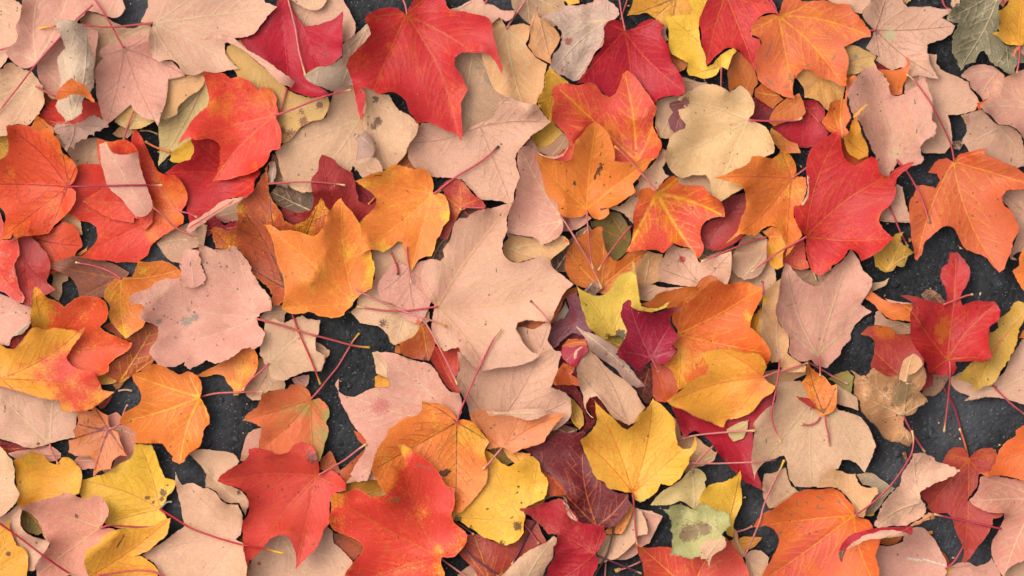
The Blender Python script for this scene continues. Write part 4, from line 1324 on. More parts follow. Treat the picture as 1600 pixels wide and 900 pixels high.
L 8 OA/Y large bright orange leaf, plain and pointed at the top, left of centre
o 414,351 425,352 438,360 452,360 468,362 480,366 492,370 500,365 508,352 512,340 520,325 530,312 535,310 540,320 550,330 558,340 565,352 575,370 580,390 581,400 586,412 586,425 584,435 582,450 565,460 555,470 548,480 540,486 538,492 525,496 510,495 500,494 485,488 475,491 460,490 450,488 440,482 444,470 446,455 445,440 440,422 432,400 428,378 420,360
b 555,475
t 415,352 535,310 586,415 441,482
s 556,452 580,464 615,480 652,494 682,503 698,510
k 585,408,17.5,0.9 552,388,22.5,0.35 500,412,15,0.3 578,438,15,0.5
q v=YO sl=9 sc=PS knob=YB
L 9 OA/Y bright orange leaf with yellow veins, its red stem pointing up right, left of centre
o 556,284 570,278 588,271 602,268 610,261 618,258 632,261 645,265 652,266 659,263 668,266 675,278 678,292 676,301 686,302 694,306 700,316 702,330 702,345 695,352 689,365 682,375 680,388 675,400 665,401 658,404 650,412 644,423 639,418 634,405 631,390 630,378 622,376 612,386 600,394 590,391 578,391 565,398 552,402 548,403 558,390 564,378 566,362 564,348 570,340 580,332 588,322 590,312 585,305 572,295 562,289
b 678,303
t 558,284 548,402 644,422 702,345 618,259
s 678,303 695,290 715,275 740,260 760,246 779,229
k 600,270,22.5,0.6 600,390,12.5,0.8 698,338,12.5,0.7 578,282,17.5,0.6 678,388,10,0.4
d 583.8,276.2,590.0,275.0,2 590.0,275.0,596.5,274.5,2
q v=YO knob=DK pc=BK
L 5 R5/OD dull red leaf with rusty patches under the stem of the bright orange leaf
o 695,300 685,295 700,282 718,280 730,292 740,305 754,314 760,328 732,325 720,330 715,340 708,355 700,375 680,372 685,350
b 719,325
t 718,280 750,312 685,295
s 758,326 738,325 724,324 720,328
k 715,320,17.5,0.7 730,295,7.5,0.5
q knob=YT
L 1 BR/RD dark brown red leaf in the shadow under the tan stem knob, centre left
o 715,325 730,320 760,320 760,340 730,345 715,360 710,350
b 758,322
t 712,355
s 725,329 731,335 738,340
L 2 OD/O orange leaf piece showing above the bright orange leaf
o 602,266 612,255 618,240 638,229 644,245 650,256 651,266 635,275 610,275
b 630,275
t 638,230
L 5 P3/P1 small pale crumpled leaf lying above the bright orange leaf beside the lilac scrap
o 549,256 565,250 580,246 590,248 598,258 600,268 590,272 568,278 560,268
b 590,272
t 550,257
q spots=0.7
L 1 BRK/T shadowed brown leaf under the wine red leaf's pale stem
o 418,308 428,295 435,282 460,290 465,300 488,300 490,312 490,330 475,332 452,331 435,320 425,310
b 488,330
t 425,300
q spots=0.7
L 1 T/BR tan brown leaf edge curling up behind the hooked rusty tip
o 425,240 430,241 440,250 442,265 448,282 450,295 430,288 420,275 422,260
b 445,292
t 426,241
L 3 LI/T lilac sliver standing between the hooked rusty tip and the crimson red leaf
o 422,256 431,252 433,265 430,285 421,288 419,272
b 425,286
t 430,253
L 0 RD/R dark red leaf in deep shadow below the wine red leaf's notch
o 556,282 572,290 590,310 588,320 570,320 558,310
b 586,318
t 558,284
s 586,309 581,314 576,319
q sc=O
L 2 RD/M magenta red leaf bent under the crimson red leaf at the lower end
o 335,335 345,345 350,352 372,342 372,360 355,361 338,355 325,370 315,375 316,380 308,392 295,390 290,398 286,388 295,370 300,364 320,348
b 315,360
t 289,396 372,355
s 340,340 352,344 365,345
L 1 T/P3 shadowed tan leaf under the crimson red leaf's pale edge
o 335,335 350,320 375,310 382,312 372,330 372,345 350,348 338,340
b 372,330
t 336,338
L 5 P2/P1 smooth pale pink leaf tucked under the left of the spotted orange leaf
o 808,238 818,230 830,229 840,238 850,265 870,288 885,320 879,340 879,360 875,368 860,378 845,384 838,375 820,369 800,365 791,364 794,345 796,320 802,315 808,288 812,278 808,255
b 879,345
t 794,362 812,231 845,384
s 875,336 888,356 902,379 918,405 929,425 940,450
q sc=PS
L 8 OB/O spotted orange leaf with black blotches and a straight red stem, centre
o 834,243 842,244 855,248 870,252 885,253 892,250 896,235 898,222 908,212 916,200 921,195 930,192 940,200 950,212 956,225 959,240 960,252 975,254 990,254 1005,250 1021,249 1012,258 1002,272 988,288 992,300 978,310 965,320 950,325 951,334 946,340 935,344 925,340 918,330 915,335 905,340 890,341 879,339 872,330 872,320 860,310 852,300 848,285 845,270 840,255
b 917,327
t 835,244 931,193 1020,249 872,318
s 917,328 917,345 919,370 922,398 926,420
d 939.5,256.2,932.5,268.8,7 932.5,268.8,928.8,280.0,5 937.5,261.2,935.5,275.0,6 941.2,257.5,940.0,265.0,5 931.2,272.5,926.2,272.5,3 896.8,283.8,896.2,289.0,5 898.8,285.0,898.8,288.0,4 873.8,326.2,878.0,326.5,4 942.0,326.8,948.8,325.0,4 885.0,267.0,885.5,269.0,3 952.5,282.5,953.2,283.0,2 938.8,240.0,938.0,243.0,3 940.5,229.5,939.0,231.2,2 982.0,261.2,983.5,260.8,3 930.0,280.5,937.5,278.8,2 941.2,225.0,940.0,235.0,1.5
q pc=BK v=YO spots=0.4
L 7 R4/O red underside flap curling beneath the spotted orange leaf at upper left
o 870,195 885,192 915,200 900,215 898,232 894,250 885,254 870,251 860,246 872,242 885,232 888,225 885,212 875,202
b 895,245
t 872,198
f P2/P4 840,238 850,244 865,245 880,240 888,228 887,232 880,244 865,249 852,247 842,242
L 2 T/BR brownish tan pieces in the hole between the pink leaf and the split red leaf
o 820,225 830,215 840,232 860,225 880,208 890,215 889,230 865,248 840,238 822,232
b 860,245
t 885,215
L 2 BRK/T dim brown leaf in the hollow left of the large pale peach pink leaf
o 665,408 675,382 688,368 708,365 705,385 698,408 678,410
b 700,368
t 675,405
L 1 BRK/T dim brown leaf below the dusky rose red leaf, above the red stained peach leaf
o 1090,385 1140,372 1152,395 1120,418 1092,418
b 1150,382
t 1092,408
L 3 P4/YP pale buff leaf with an orange tip below the smooth pale pink leaf
o 788,378 800,368 820,370 840,375 850,384 865,375 878,368 888,375 889,382 880,390 870,398 860,408 845,402 825,406 808,410 795,405 785,392
b 795,388
t 888,378 860,406
k 885,376,3.5,1
q pc=O
L 1 P2/P3 peach strip of a leaf between the pale buff leaf and the smooth pale pink leaf
o 791,364 810,366 835,372 840,376 820,375 795,375
b 792,370
t 838,375
L 3 P2/P1 pair lobe of a pink leaf peeping below the spotted orange leaf
o 875,336 900,341 918,336 924,341 915,350 900,359 880,362 875,350
b 878,340
t 922,342
L 2 O/RUST fiery orange leaf with a deep notch under the crossing stems, centre
o 884,425 884,400 888,388 902,372 918,362 938,354 942,355 941,370 946,388 950,398 958,406 970,405 978,398 985,392 1000,391 1010,392 1000,408 995,425 990,445 950,460 920,452 895,442
b 940,450
t 942,356 885,390 1009,394
s 986,353 970,372 950,398 935,422
k 888,400,15,0.7
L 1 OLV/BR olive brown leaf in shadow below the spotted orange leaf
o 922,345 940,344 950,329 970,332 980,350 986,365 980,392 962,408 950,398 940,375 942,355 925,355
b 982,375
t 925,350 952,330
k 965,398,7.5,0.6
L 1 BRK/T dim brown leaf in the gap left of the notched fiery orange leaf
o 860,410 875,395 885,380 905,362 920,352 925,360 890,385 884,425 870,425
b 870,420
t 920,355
L 2 P3/T tan leaf with a torn edge between the spotted orange leaf and the waxy red leaf
o 950,325 975,318 990,300 1002,275 1022,250 1035,232 1042,238 1040,255 1035,265 1038,272 1048,275 1030,292 1025,300 998,308 988,350 978,338 968,331
b 1028,295
t 1035,235 955,326
s 1025,299 1005,276 982,250 965,234 960,230
q spots=0.8 sl=8.5 knob=YO
L 8 R4/O waxy red leaf with broad yellow veins and pale scratches, right of the spotted orange leaf
o 1025,301 1030,292 1042,280 1052,275 1059,282 1062,290 1075,290 1090,290 1098,292 1105,302 1125,318 1130,332 1130,339 1115,340 1100,348 1094,360 1095,375 1098,390 1091,406 1085,398 1078,388 1065,385 1052,379 1042,390 1035,396 1025,392 1010,391 995,392 978,394 985,380 989,362 988,342 991,325 998,312 995,305 1000,298 1015,294
b 1026,303
t 1130,338 1091,405 979,394 1058,278
k 1005,305,10,0.8 1050,282,15,0.6 1000,360,12.5,0.5 1045,345,10,0.7 1055,370,10,0.9 1065,312,12.5,0.6 1032,320,10,0.6
q v=Y vw=3
L 4 R5/RD dusky rose red leaf under the tip of the orange leaf with the long sharp lobe
o 1125,318 1140,308 1162,301 1175,320 1160,360 1160,370 1140,385 1115,392 1100,386 1092,370 1095,358 1110,345 1130,339
b 1132,340
t 1100,385 1160,302
q spots=0.5
L 3 P3/T peach tan leaf behind the waxy red leaf and the buff leaf
o 1050,280 1070,272 1102,271 1110,285 1110,308 1105,318 1088,305 1062,288
b 1075,282
t 1108,310
L 8 O2/OY orange leaf with one long sharp lobe pointing left, its stem hidden by the crimson leaf
o 1114,278 1130,274 1145,266 1160,260 1171,251 1172,246 1182,244 1198,248 1212,244 1218,235 1228,238 1238,248 1244,258 1244,270 1240,276 1250,276 1260,276 1260,300 1256,312 1251,322 1241,325 1240,340 1246,355 1252,368 1242,379 1235,390 1224,402 1228,390 1222,375 1216,362 1210,354 1200,354 1188,360 1180,367 1170,368 1155,366 1142,375 1130,382 1140,372 1150,360 1156,340 1164,325 1162,302 1155,290 1140,285 1125,281
b 1237,278
t 1115,278 1130,382 1224,401 1220,236
s 1237,278 1248,271 1260,262 1275,250
k 1225,250,17.5,0.9 1242,295,15,0.6 1190,258,12.5,0.5 1220,350,15,0.6 1250,300,10,0.8
q v=RO2 sl=8
L 9 R/RO large crimson red leaf with orange edges and a broad blade, right of centre
o 1310,202 1295,211 1280,222 1265,235 1261,250 1260,275 1261,300 1260,318 1240,322 1240,342 1246,358 1255,368 1258,372 1257,392 1265,415 1268,425 1280,432 1296,422 1298,415 1310,410 1325,390 1335,395 1342,408 1360,400 1375,390 1392,372 1378,360 1372,348 1375,335 1390,320 1398,305 1398,282 1405,272 1420,260 1426,252 1410,259 1395,266 1385,278 1372,272 1368,252 1358,245 1335,260 1322,252 1315,238 1311,220
b 1258,370
t 1310,204 1425,254 1391,373 1270,428
s 1258,370 1240,380 1218,392 1195,408 1172,425
f P1/P2 1260,275 1262,275 1263,300 1261,310 1254,321 1251,321 1258,308 1260,295
k 1375,345,12.5,0.8 1380,278,10,0.5 1360,342,15,0.4 1312,210,12.5,0.3 1286,249,4.5,0.7 1285,336,3.5,0.8 1340,282,7.5,0.3 1295,415,15,0.3
q v=OD
L 3 R4/O red orange leaf below the sharp lobed orange leaf, beside the crimson leaf
o 1218,400 1225,385 1240,375 1256,371 1258,395 1265,418 1252,422 1235,418 1222,412
b 1225,412
t 1255,375 1262,420
k 1250,412,10,0.5 1236,389,4,0.6
L 5 RO/OD orange red piece between the crimson red leaf's top lobe and the yellow orange folded edge
o 1310,215 1315,228 1322,250 1335,261 1358,248 1355,232 1345,248 1322,225
b 1350,248
t 1315,222
L 4 YO/RO yellow orange leaf hanging under the sharp lobed orange leaf
o 1189,362 1208,352 1220,365 1228,385 1222,400 1222,415 1212,421 1202,415 1198,400 1196,385 1200,372
b 1198,370
t 1212,420 1220,370
s 1196,371 1175,376 1145,388 1118,399 1095,409
k 1210,365,15,0.7
L 2 P3/LI long pale tan leaf standing between the thin red stems, right of centre
o 1148,390 1160,370 1185,364 1198,375 1200,400 1210,425 1212,450 1175,460 1140,445 1140,420
b 1180,458
t 1185,366 1150,375
k 1160,392,6,0.4
L 3 P1/P3 peach leaf with a red stained lobe below the waxy red leaf
o 1051,379 1060,385 1072,386 1082,388 1088,400 1092,410 1100,408 1120,400 1140,392 1141,408 1140,425 1135,445 1105,450 1060,445 1030,440 1029,415 1038,398
b 1095,445
t 1052,380 1140,395 1030,420
k 1066,405,6,0.8
q pc=R2
L 2 P4/P3 tan leaf at the left of the peach leaf with the red stained lobe
o 1010,392 1035,398 1032,415 1030,440 995,450 985,432 995,415
b 1008,440
t 1015,394
L 2 P1/P3 smooth tan leaf stub on the asphalt right of the crimson red leaf
o 1365,335 1390,315 1400,288 1410,292 1412,305 1415,320 1420,332 1429,346 1415,348 1395,347 1375,346
b 1365,340
t 1429,346 1408,291
s 1389,321 1398,342 1408,365 1419,385
L 4 YB/OLV small mustard yellow leaf with jagged points on the asphalt, right of the crimson leaf
o 1414,361 1405,370 1408,380 1418,388 1428,394 1420,400 1415,408 1412,415 1400,415 1395,422 1385,425 1375,422 1368,412 1365,400 1372,390 1385,380 1392,370 1400,365
b 1386,422
t 1414,362 1428,394 1367,402
q spots=0.8 curl=4
L 6 ORO/RO large orange red leaf with a torn notch near its stem, on asphalt at the right
o 1489,252 1478,246 1465,251 1455,262 1450,270 1465,271 1470,282 1462,294 1445,289 1432,289 1428,302 1420,315 1419,325 1420,345 1421,360 1424,385 1428,405 1431,407 1438,395 1442,380 1455,368 1470,356 1480,354 1490,358 1498,372 1508,388 1525,396 1540,402 1550,415 1560,426 1566,422 1572,408 1578,392 1582,375 1588,360 1585,348 1575,330 1565,320 1562,308 1568,298 1582,297 1610,299 1620,285 1600,274 1588,265 1565,255 1545,246 1535,241 1541,232 1522,236 1508,238 1498,241
b 1490,253
t 1560,425 1430,406 1615,292 1535,238
s 1490,253 1485,228 1472,200 1455,170 1435,140 1420,122 1414,119
k 1462,260,15,0.9 1508,245,15,0.9 1488,258,12.5,0.7 1432,395,10,0.6 1558,415,12.5,0.5
q v=OY sl=9.2 spots=0.6
L 2 P1/P2 peach leaf showing in the bay of the large orange red leaf at the right edge
o 1562,298 1582,297 1625,299 1625,390 1592,395 1582,400 1590,406 1580,405 1579,398 1585,380 1590,360 1575,325 1562,310
b 1625,350
t 1582,404 1564,300
L 3 OA/O orange lobe touching the right edge below the peach leaf
o 1625,380 1600,385 1592,400 1591,415 1582,424 1600,458 1625,465
b 1625,425
t 1594,400 1584,424
L 0 BR/LI crumbled brown fragment on the asphalt by the long red stem
o 1488,222 1500,219 1506,225 1500,235 1490,232
b 1490,224
t 1504,228
q curl=2
L 7 R4/P2 glossy red leaf with whitish wax on the left edge under the grey spotted leaf
o -30,320 0,332 5,352 4,374 20,375 28,368 34,388 34,400 26,415 28,430 32,448 41,465 38,474 25,470 10,458 0,454 -30,442
b -30,385
t 39,472 30,370
k 15,422,15,0.4 10,398,10,0.3
q spots=0.2
L 5 R5/RO dark red leaf below the glossy red leaf at the left edge
o 28,355 50,370 65,385 80,405 82,420 75,440 90,452 75,460 58,465 51,478 41,478 32,455 25,422 32,395
b 40,410
t 89,453 48,476
k 49,441,5,0.7 62,415,4.5,0.7 32,412,10,0.4
L 1 P4/LI curled pale leaf edge beside the small asphalt hole at the left
o 75,415 82,408 92,410 105,425 106,438 98,442 95,460 90,470 75,458 82,435
b 92,465
t 80,410
L 1 P2/LI pale pink leaf at the left edge with a white rolled margin
o -30,455 0,460 15,465 32,475 50,480 51,495 38,515 22,525 15,540 0,538 -30,522
b -30,500
t 50,480 14,539
f W/P2 50,496 51,504 40,518 28,524 19,526 22,521 36,512
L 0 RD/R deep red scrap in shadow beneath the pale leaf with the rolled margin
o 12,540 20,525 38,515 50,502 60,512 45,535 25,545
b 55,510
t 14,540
L 2 RB/RUST brownish red leaf with ring stain and pink stem, between the red leaves at left
o 78,418 92,408 115,401 140,401 175,412 202,425 195,438 175,442 168,465 150,465 125,470 122,452 115,438 105,430 85,420
b 192,436
t 80,414 125,468
k 140,440,15,0.4
q spots=0.6
L 7 O/OY amber orange leaf with its tip pointing down, beside the large greyish peach leaf
o 166,465 170,450 180,438 192,435 208,432 218,408 230,410 248,408 265,410 282,422 285,435 280,442 262,455 245,470 230,485 229,500 226,510 212,520 199,529 190,520 175,502 172,495 174,480
b 192,436
t 199,528 282,422 169,468
s 192,436 175,425 150,416 120,410
k 175,460,20,0.8 195,520,15,0.7 225,422,15,0.5 185,490,20,0.6
q pc=Y sl=7.2
L 7 RO/YO red orange leaf with one yellow upright lobe at the left
o 59,448 66,450 78,465 92,472 103,480 115,470 130,463 145,462 162,466 171,472 174,485 172,496 158,511 170,520 185,525 200,532 209,536 202,548 182,560 172,570 172,580 162,585 125,590 95,570 75,550 55,515 51,495 54,475
b 82,550
t 60,448 155,464 208,537
k 60,480,27.5,1 62,505,17.5,0.9 88,480,15,0.5 98,510,15,0.4
q pc=YB v=RO2
L 8 OY/R3 yellow leaf blushing red towards its lower right, near the left edge
o -10,535 0,536 12,544 25,544 40,528 55,512 62,511 72,514 92,512 110,515 125,518 135,511 130,522 120,535 110,550 105,560 115,572 130,578 148,578 152,585 162,608 180,612 140,640 100,642 95,625 70,622 30,610 -15,600 -30,570
b 2,592
t 134,512 179,612 100,642 -8,536
k 100,575,32.5,1 140,592,27.5,1 75,550,22.5,0.3 62,585,15,0.5 120,620,27.5,1
q v=OD
L 4 RUST/R5 rusty red leaf with golden midrib, between the red orange leaf and greyish peach leaf
o 160,511 175,500 200,528 212,520 228,505 250,510 252,530 240,548 246,558 235,572 215,582 190,600 165,585 175,568 198,550 209,536 185,525
b 185,600
t 240,510 245,558
k 225,540,20,0.6 205,568,15,0.5
q v=Y
L 7.5 P2/P3 large greyish peach leaf with ragged torn edges and grey green stains, left of centre
o 312,381 325,386 342,390 355,389 368,386 382,400 392,415 396,430 401,438 410,452 422,462 425,475 422,485 410,488 401,495 405,508 415,520 412,535 398,546 385,545 370,555 350,565 338,568 325,562 312,570 300,576 290,570 291,564 280,570 260,572 250,570 240,555 238,548 245,532 249,510 235,504 222,496 228,480 215,475 204,470 210,461 232,452 242,442 255,438 282,435 285,440 290,445 312,448 321,442 318,420 314,402
b 401,497
t 315,382 205,470 240,549 420,480 370,389
s 402,498 440,508 478,520 515,530 552,540 577,543
f P2/P1 286,395 298,389 312,391 316,410 321,430 320,444 308,448 288,446 284,430
k 292,502,12.5,0.7 305,496,7.5,0.8 250,502,4.5,0.9 275,527,3,1 295,484,3.5,0.7
q pc=GR spots=1 v=P1 fb=1.5 knob=YB sl=8
L 2 T/P3 speckled tan leaf in the gap above the greyish peach leaf
o 244,380 260,365 272,358 292,350 325,352 318,385 300,390 295,395 285,410 270,409 255,398
b 292,375
t 246,381
q spots=0.6
L 0 OD/OY small orange lobe in the dark gap above the amber orange leaf
o 118,398 130,390 136,384 135,392 125,399
b 118,398
t 135,385
L 5 O/OY orange leaf with golden veins on asphalt, below the greyish peach leaf's lower end
o 300,590 320,580 335,572 355,560 375,544 388,540 398,545 404,560 402,580 394,592 382,608 375,616 366,618 362,605 355,598 350,588 340,585 320,589
b 372,616
t 388,540 322,588
k 378,580,15,0.8 370,600,10,0.8
L 4 P3/P1 oatmeal tan leaf with a nibbled edge and tan stem, on asphalt left of centre
o 406,552 412,525 415,505 428,498 445,505 472,492 480,498 500,500 499,518 494,532 494,548 508,555 506,570 502,579 482,580 458,588 445,594 425,590 421,575 422,568 415,569 412,561
b 422,566
t 500,499 506,572 415,508
s 422,567 408,581 392,594 381,609
k 438,515,4,0.6
q spots=0.5 sl=7.5
L 3 P3/O small peach lobe with an orange nick right of the oatmeal tan leaf
o 490,530 505,540 516,548 515,555 509,560 509,566 499,565 490,550
b 490,540
t 516,549
k 505,562,5,1
q pc=O
L 3 P3/YP pale tan leaf under the oatmeal tan leaf, lower end on the asphalt
o 405,560 422,565 445,592 445,608 420,610 408,625 395,626 385,618 380,610 390,595 402,580
b 422,570
t 392,624
L 2 T/P3 brown tan scrap above the oatmeal tan leaf beside the dark gap
o 406,495 422,480 435,476 451,482 444,495 445,508 435,505 415,510
b 415,488
t 450,485
s 416,522 440,529 465,536 490,544 504,546
q sc=YB knob=YP2
L 1 P2/W small pale leaf stub by the oatmeal tan leaf, lying on asphalt
o 456,592 465,589 482,586 482,598 478,605 462,602
b 462,590
t 480,604
L 2 P3/YT broad pale tan leaf with dark scribble marks, above the big asphalt hole
o 580,380 610,368 635,365 642,385 640,415 652,450 670,482 672,500 655,515 648,525 628,536 615,539 609,535 605,522 592,510 578,508 562,505 552,492 548,488 556,478 560,450 575,445 586,435
b 635,425
t 618,539 550,488
s 612,395 618,408 622,420 622,429
k 600,505,10,0.7
q pc=BR spots=0.6 sc=R5 knob=BR sl=9
L 4 P2/P1 pink leaf with an orange tip at its bottom, under the crossing pink stems
o 591,455 592,442 602,428 610,415 620,410 638,415 658,408 672,405 685,415 685,438 675,470 668,488 661,500 654,508 640,502 628,495 621,485 618,478 598,468
b 639,415
t 654,507 592,458
s 635,385 636,400 639,420 643,442
k 654,505,6,1
q pc=RO spots=0.4 sc=PS knob=YT sl=9.2
L 6 P1/P2 large pale peach pink leaf with raised pink veins at its base, centre
o 800,321 792,342 792,362 786,378 785,392 790,402 800,409 812,410 830,405 848,401 858,406 862,416 878,430 896,444 880,460 870,480 862,498 858,504 840,501 820,501 809,504 806,514 811,522 818,535 830,549 839,553 846,542 845,550 838,558 820,568 800,572 780,574 760,579 750,578 725,555 716,542 708,544 695,549 685,541 680,536 675,515 676,492 680,475 665,460 658,440 658,425 665,410 675,405 688,408 694,402 692,390 705,372 710,350 718,341 730,342 742,332 760,329 790,320
b 684,480
t 798,322 895,444 760,578 660,435 678,515
s 684,479 662,482 630,486 600,485 558,479
q v=YT vw=1.6 spots=0.3 sl=8
L 5 O/RO orange sliver seen through the notch of the large pale peach pink leaf
o 806,508 818,500 835,502 850,500 860,492 872,478 879,462 879,475 872,490 860,508 840,512 825,518 812,521 805,515
b 878,470
t 806,510
s 858,504 850,492 838,479 829,470
k 822,505,6.5,0.8 812,511,5,0.5
q pc=RB sc=PS knob=BR sl=8.6
L 4 W/LI white torn leaf underside beside the mauve withered leaf
o 862,505 878,482 884,470 889,485 882,498 870,504
b 882,475
t 864,504
L 5 MB/PU mauve withered leaf with dark veins, left of the lemon yellow leaf
o 852,520 860,508 872,500 885,495 890,480 882,464 900,458 905,468 915,488 918,505 928,518 920,520 908,525 898,522 885,525 878,532 868,544 858,546 855,530
b 900,500
t 854,520 885,465 858,545
q spots=1 curl=6
L 3 BRK/P2 brown dried bit around the purple stem tip above the lemon yellow leaf
o 912,455 922,441 928,440 940,446 942,452 932,458 930,462 918,460
b 926,440
t 914,456
L 7 LY/YB lemon yellow leaf with dark scratches and pointed lobes, right of centre
o 898,439 902,448 912,455 928,461 940,461 950,456 958,442 970,429 985,424 988,420 986,409 990,412 990,422 992,428 995,448 998,465 1000,478 1015,481 1030,480 1044,470 1040,480 1025,486 1005,488 988,482 975,490 979,520 976,529 965,524 952,525 948,531 938,528 928,518 918,508 915,498 908,480 904,462
b 956,522
t 898,440 987,410 1042,471
k 970,522,7.5,1 915,475,4,0.6 928,500,3.5,0.6 950,525,5.5,0.7
q pc=BK spots=0.6 curl=6
L 9 M/RD deep magenta leaf with pale veins, small and five pointed, right of centre
o 980,468 985,471 984,478 990,484 1002,486 1025,488 1040,482 1052,479 1064,481 1060,486 1052,486 1046,495 1048,508 1055,520 1058,525 1049,540 1058,548 1052,555 1040,566 1030,570 1018,561 1008,570 1000,580 990,576 982,568 965,558 962,548 968,538 976,528 979,515 972,502 969,492 971,475
b 1018,560
t 980,468 1062,482 1057,548 1000,580 964,550
s 1018,560 1024,572 1028,580
q v=MV vw=1.2 curl=7
L 7 OR/YO brilliant orange leaf with yellow veins, beside the magenta leaf
o 1058,520 1050,500 1052,485 1062,470 1070,466 1078,469 1088,460 1100,448 1112,439 1120,438 1130,445 1150,442 1168,441 1178,446 1190,449 1189,462 1182,478 1172,498 1170,510 1180,520 1190,532 1200,548 1200,562 1190,575 1165,590 1115,595 1090,600 1060,609 1052,585 1048,578 1034,570 1052,555 1058,548 1050,538 1058,528
b 1058,523
t 1190,449 1200,552 1060,608 1070,466
s 1188,460 1190,450 1188,440
k 1065,570,25,1 1060,600,20,1 1169,495,5,0.9 1078,540,20,0.4 1090,560,15,0.8
q v=YO knob=BR sl=7.1
L 8 OY/O golden orange leaf with an oval bay and a tail pointing lower right
o 1040,625 1060,610 1078,595 1092,586 1102,585 1104,572 1098,560 1086,559 1081,570 1085,579 1082,560 1095,552 1112,546 1130,544 1145,546 1162,550 1178,551 1190,560 1195,572 1190,586 1200,598 1209,602 1205,612 1192,620 1182,632 1175,642 1155,652 1135,656 1130,668 1120,665 1105,658 1085,650 1065,638 1048,632
b 1191,588
t 1041,626 1208,604 1128,666 1125,545
s 1191,588 1210,581 1230,576 1260,566
k 1185,600,22.5,0.7 1140,625,20,0.5 1152,585,2.2,1
q v=O
L 4 OD/RUST dark orange leaf edge on top of the tan leaves above the brilliant orange leaf
o 1000,475 1015,470 1028,458 1048,454 1070,448 1085,448 1095,435 1105,430 1118,432 1121,439 1110,441 1095,455 1080,470 1065,472 1050,485 1040,480 1025,482
b 1048,485
t 1105,431
L 2 P3/P2 tan leaf with curved edge between the lemon yellow leaf and the dark orange leaf edge
o 990,442 1012,442 1030,448 1065,448 1088,448 1070,450 1045,455 1028,460 1015,471 1000,468
b 1030,448
t 1000,465
L 2 T/P3 tan dusky leaf with a round knob where red stems meet, right of centre
o 1139,415 1148,395 1195,390 1195,415 1185,430 1162,438 1148,428
b 1162,431
t 1195,390
L 1 P3/P2 long tan leaf lying under the meeting red stems, behind the pointed orange leaf
o 1135,432 1162,438 1190,422 1210,432 1215,442 1200,455 1190,475 1188,480 1175,462 1190,448 1165,441 1130,445 1120,438
b 1212,438
t 1138,438
s 1162,439 1175,428 1195,410 1215,395 1230,385
L 2 YO/OD deep yellow orange strip behind the lower right of the brilliant orange leaf
o 1172,500 1188,480 1190,505 1188,530 1195,550 1200,560 1185,540 1170,518
b 1185,482
t 1198,558
L 2 OD/O burnt orange scrap under the yellow curved lobe of the large centre leaf
o 875,462 885,454 900,449 902,458 885,465 870,490 855,502 860,492 872,472
b 900,452
t 858,500
L 8 P2/P1 smooth pink leaf with pointed top lobe and short stem, below the crimson leaf at right
o 1224,412 1228,412 1240,425 1255,440 1270,448 1282,444 1292,430 1302,418 1315,408 1324,398 1327,389 1332,391 1340,405 1350,425 1360,435 1360,448 1350,465 1345,475 1352,481 1362,487 1345,500 1330,520 1330,530 1315,545 1312,555 1300,565 1290,575 1280,572 1270,568 1265,561 1250,564 1235,558 1229,550 1232,532 1222,515 1212,498 1210,488 1215,460 1218,438
b 1277,556
t 1225,413 1329,390 1362,487 1212,492 1295,572
s 1278,556 1279,572 1279,586
d 1227.5,478.8,1240.0,473.8,2 1240.0,473.8,1251.2,475.0,2 1251.2,475.0,1242.5,473.0,2
q pc=GK v=YP curl=5 sc=PK
L 6 P4/YP apricot leaf standing upright, tucked under the left edge of the smooth pink leaf
o 1190,460 1202,448 1218,435 1215,465 1210,485 1215,505 1230,525 1232,540 1229,551 1240,560 1258,572 1255,580 1235,581 1220,578 1215,565 1204,566 1200,555 1190,538 1186,520 1185,495 1189,475
b 1217,561
t 1215,438 1188,500 1255,580
s 1216,561 1214,585 1208,620 1204,640 1206,660 1220,692
k 1190,468,7.5,1
q pc=Y v=P1 spots=0.5 sl=9
L 1 T/YT olive tan leaf between the smooth pink leaf's two top points
o 1222,420 1248,420 1270,422 1300,418 1290,442 1270,450 1252,442
b 1272,420
t 1248,442
s 1270,422 1274,431 1276,438
q sc=YP knob=YP sl=3
L 2 P3/YT pale tan leaf piece on asphalt by the right of the smooth pink leaf
o 1340,435 1365,442 1380,440 1390,434 1385,445 1372,451 1365,455 1350,468 1345,460
b 1345,450
t 1390,434
L 6 O/RO orange leaf edge curling up like a bowl, right of the smooth pink leaf
o 1345,441 1352,448 1365,458 1380,468 1400,474 1421,475 1440,485 1435,510 1415,502 1388,498 1372,485 1362,474 1350,465 1344,452
b 1435,492
t 1345,442
f P2/P1 1380,466 1395,470 1412,472 1422,474 1421,476 1400,474 1386,472
L 2 T/P2 shaded peach leaf stub below the orange bowl edge, right of the smooth pink leaf
o 1368,488 1374,485 1385,498 1405,502 1425,505 1422,522 1395,520 1378,510 1366,508
b 1420,512
t 1368,488
L 5 R5/OD dull red leaf with folded pink corner, on asphalt under the deep red leaf
o 1344,522 1355,510 1375,508 1390,512 1400,522 1418,522 1440,540 1440,575 1420,600 1385,590 1362,580 1360,570 1366,555 1366,535 1358,526
b 1428,600
t 1344,523 1365,578
k 1380,512,15,0.9 1390,520,7.5,0.9
L 2 BR/T dim brown leaf tip behind the deep red leaf with the paddle lobe
o 1438,460 1448,451 1462,455 1478,470 1472,480 1450,472
b 1472,475
t 1449,452
L 9 R/RD deep red leaf with a tall paddle shaped upper lobe, on asphalt at right
o 1404,462 1412,461 1428,464 1445,468 1465,474 1474,474 1477,470 1478,461 1476,451 1470,435 1471,419 1482,411 1484,395 1495,394 1508,408 1514,420 1510,445 1502,456 1499,464 1499,471 1502,478 1515,471 1540,470 1552,471 1560,485 1555,500 1542,512 1540,535 1545,560 1530,564 1510,564 1490,565 1492,575 1485,584 1465,585 1445,582 1442,568 1432,555 1422,538 1418,525 1418,505 1418,492 1422,478 1420,470
b 1479,562
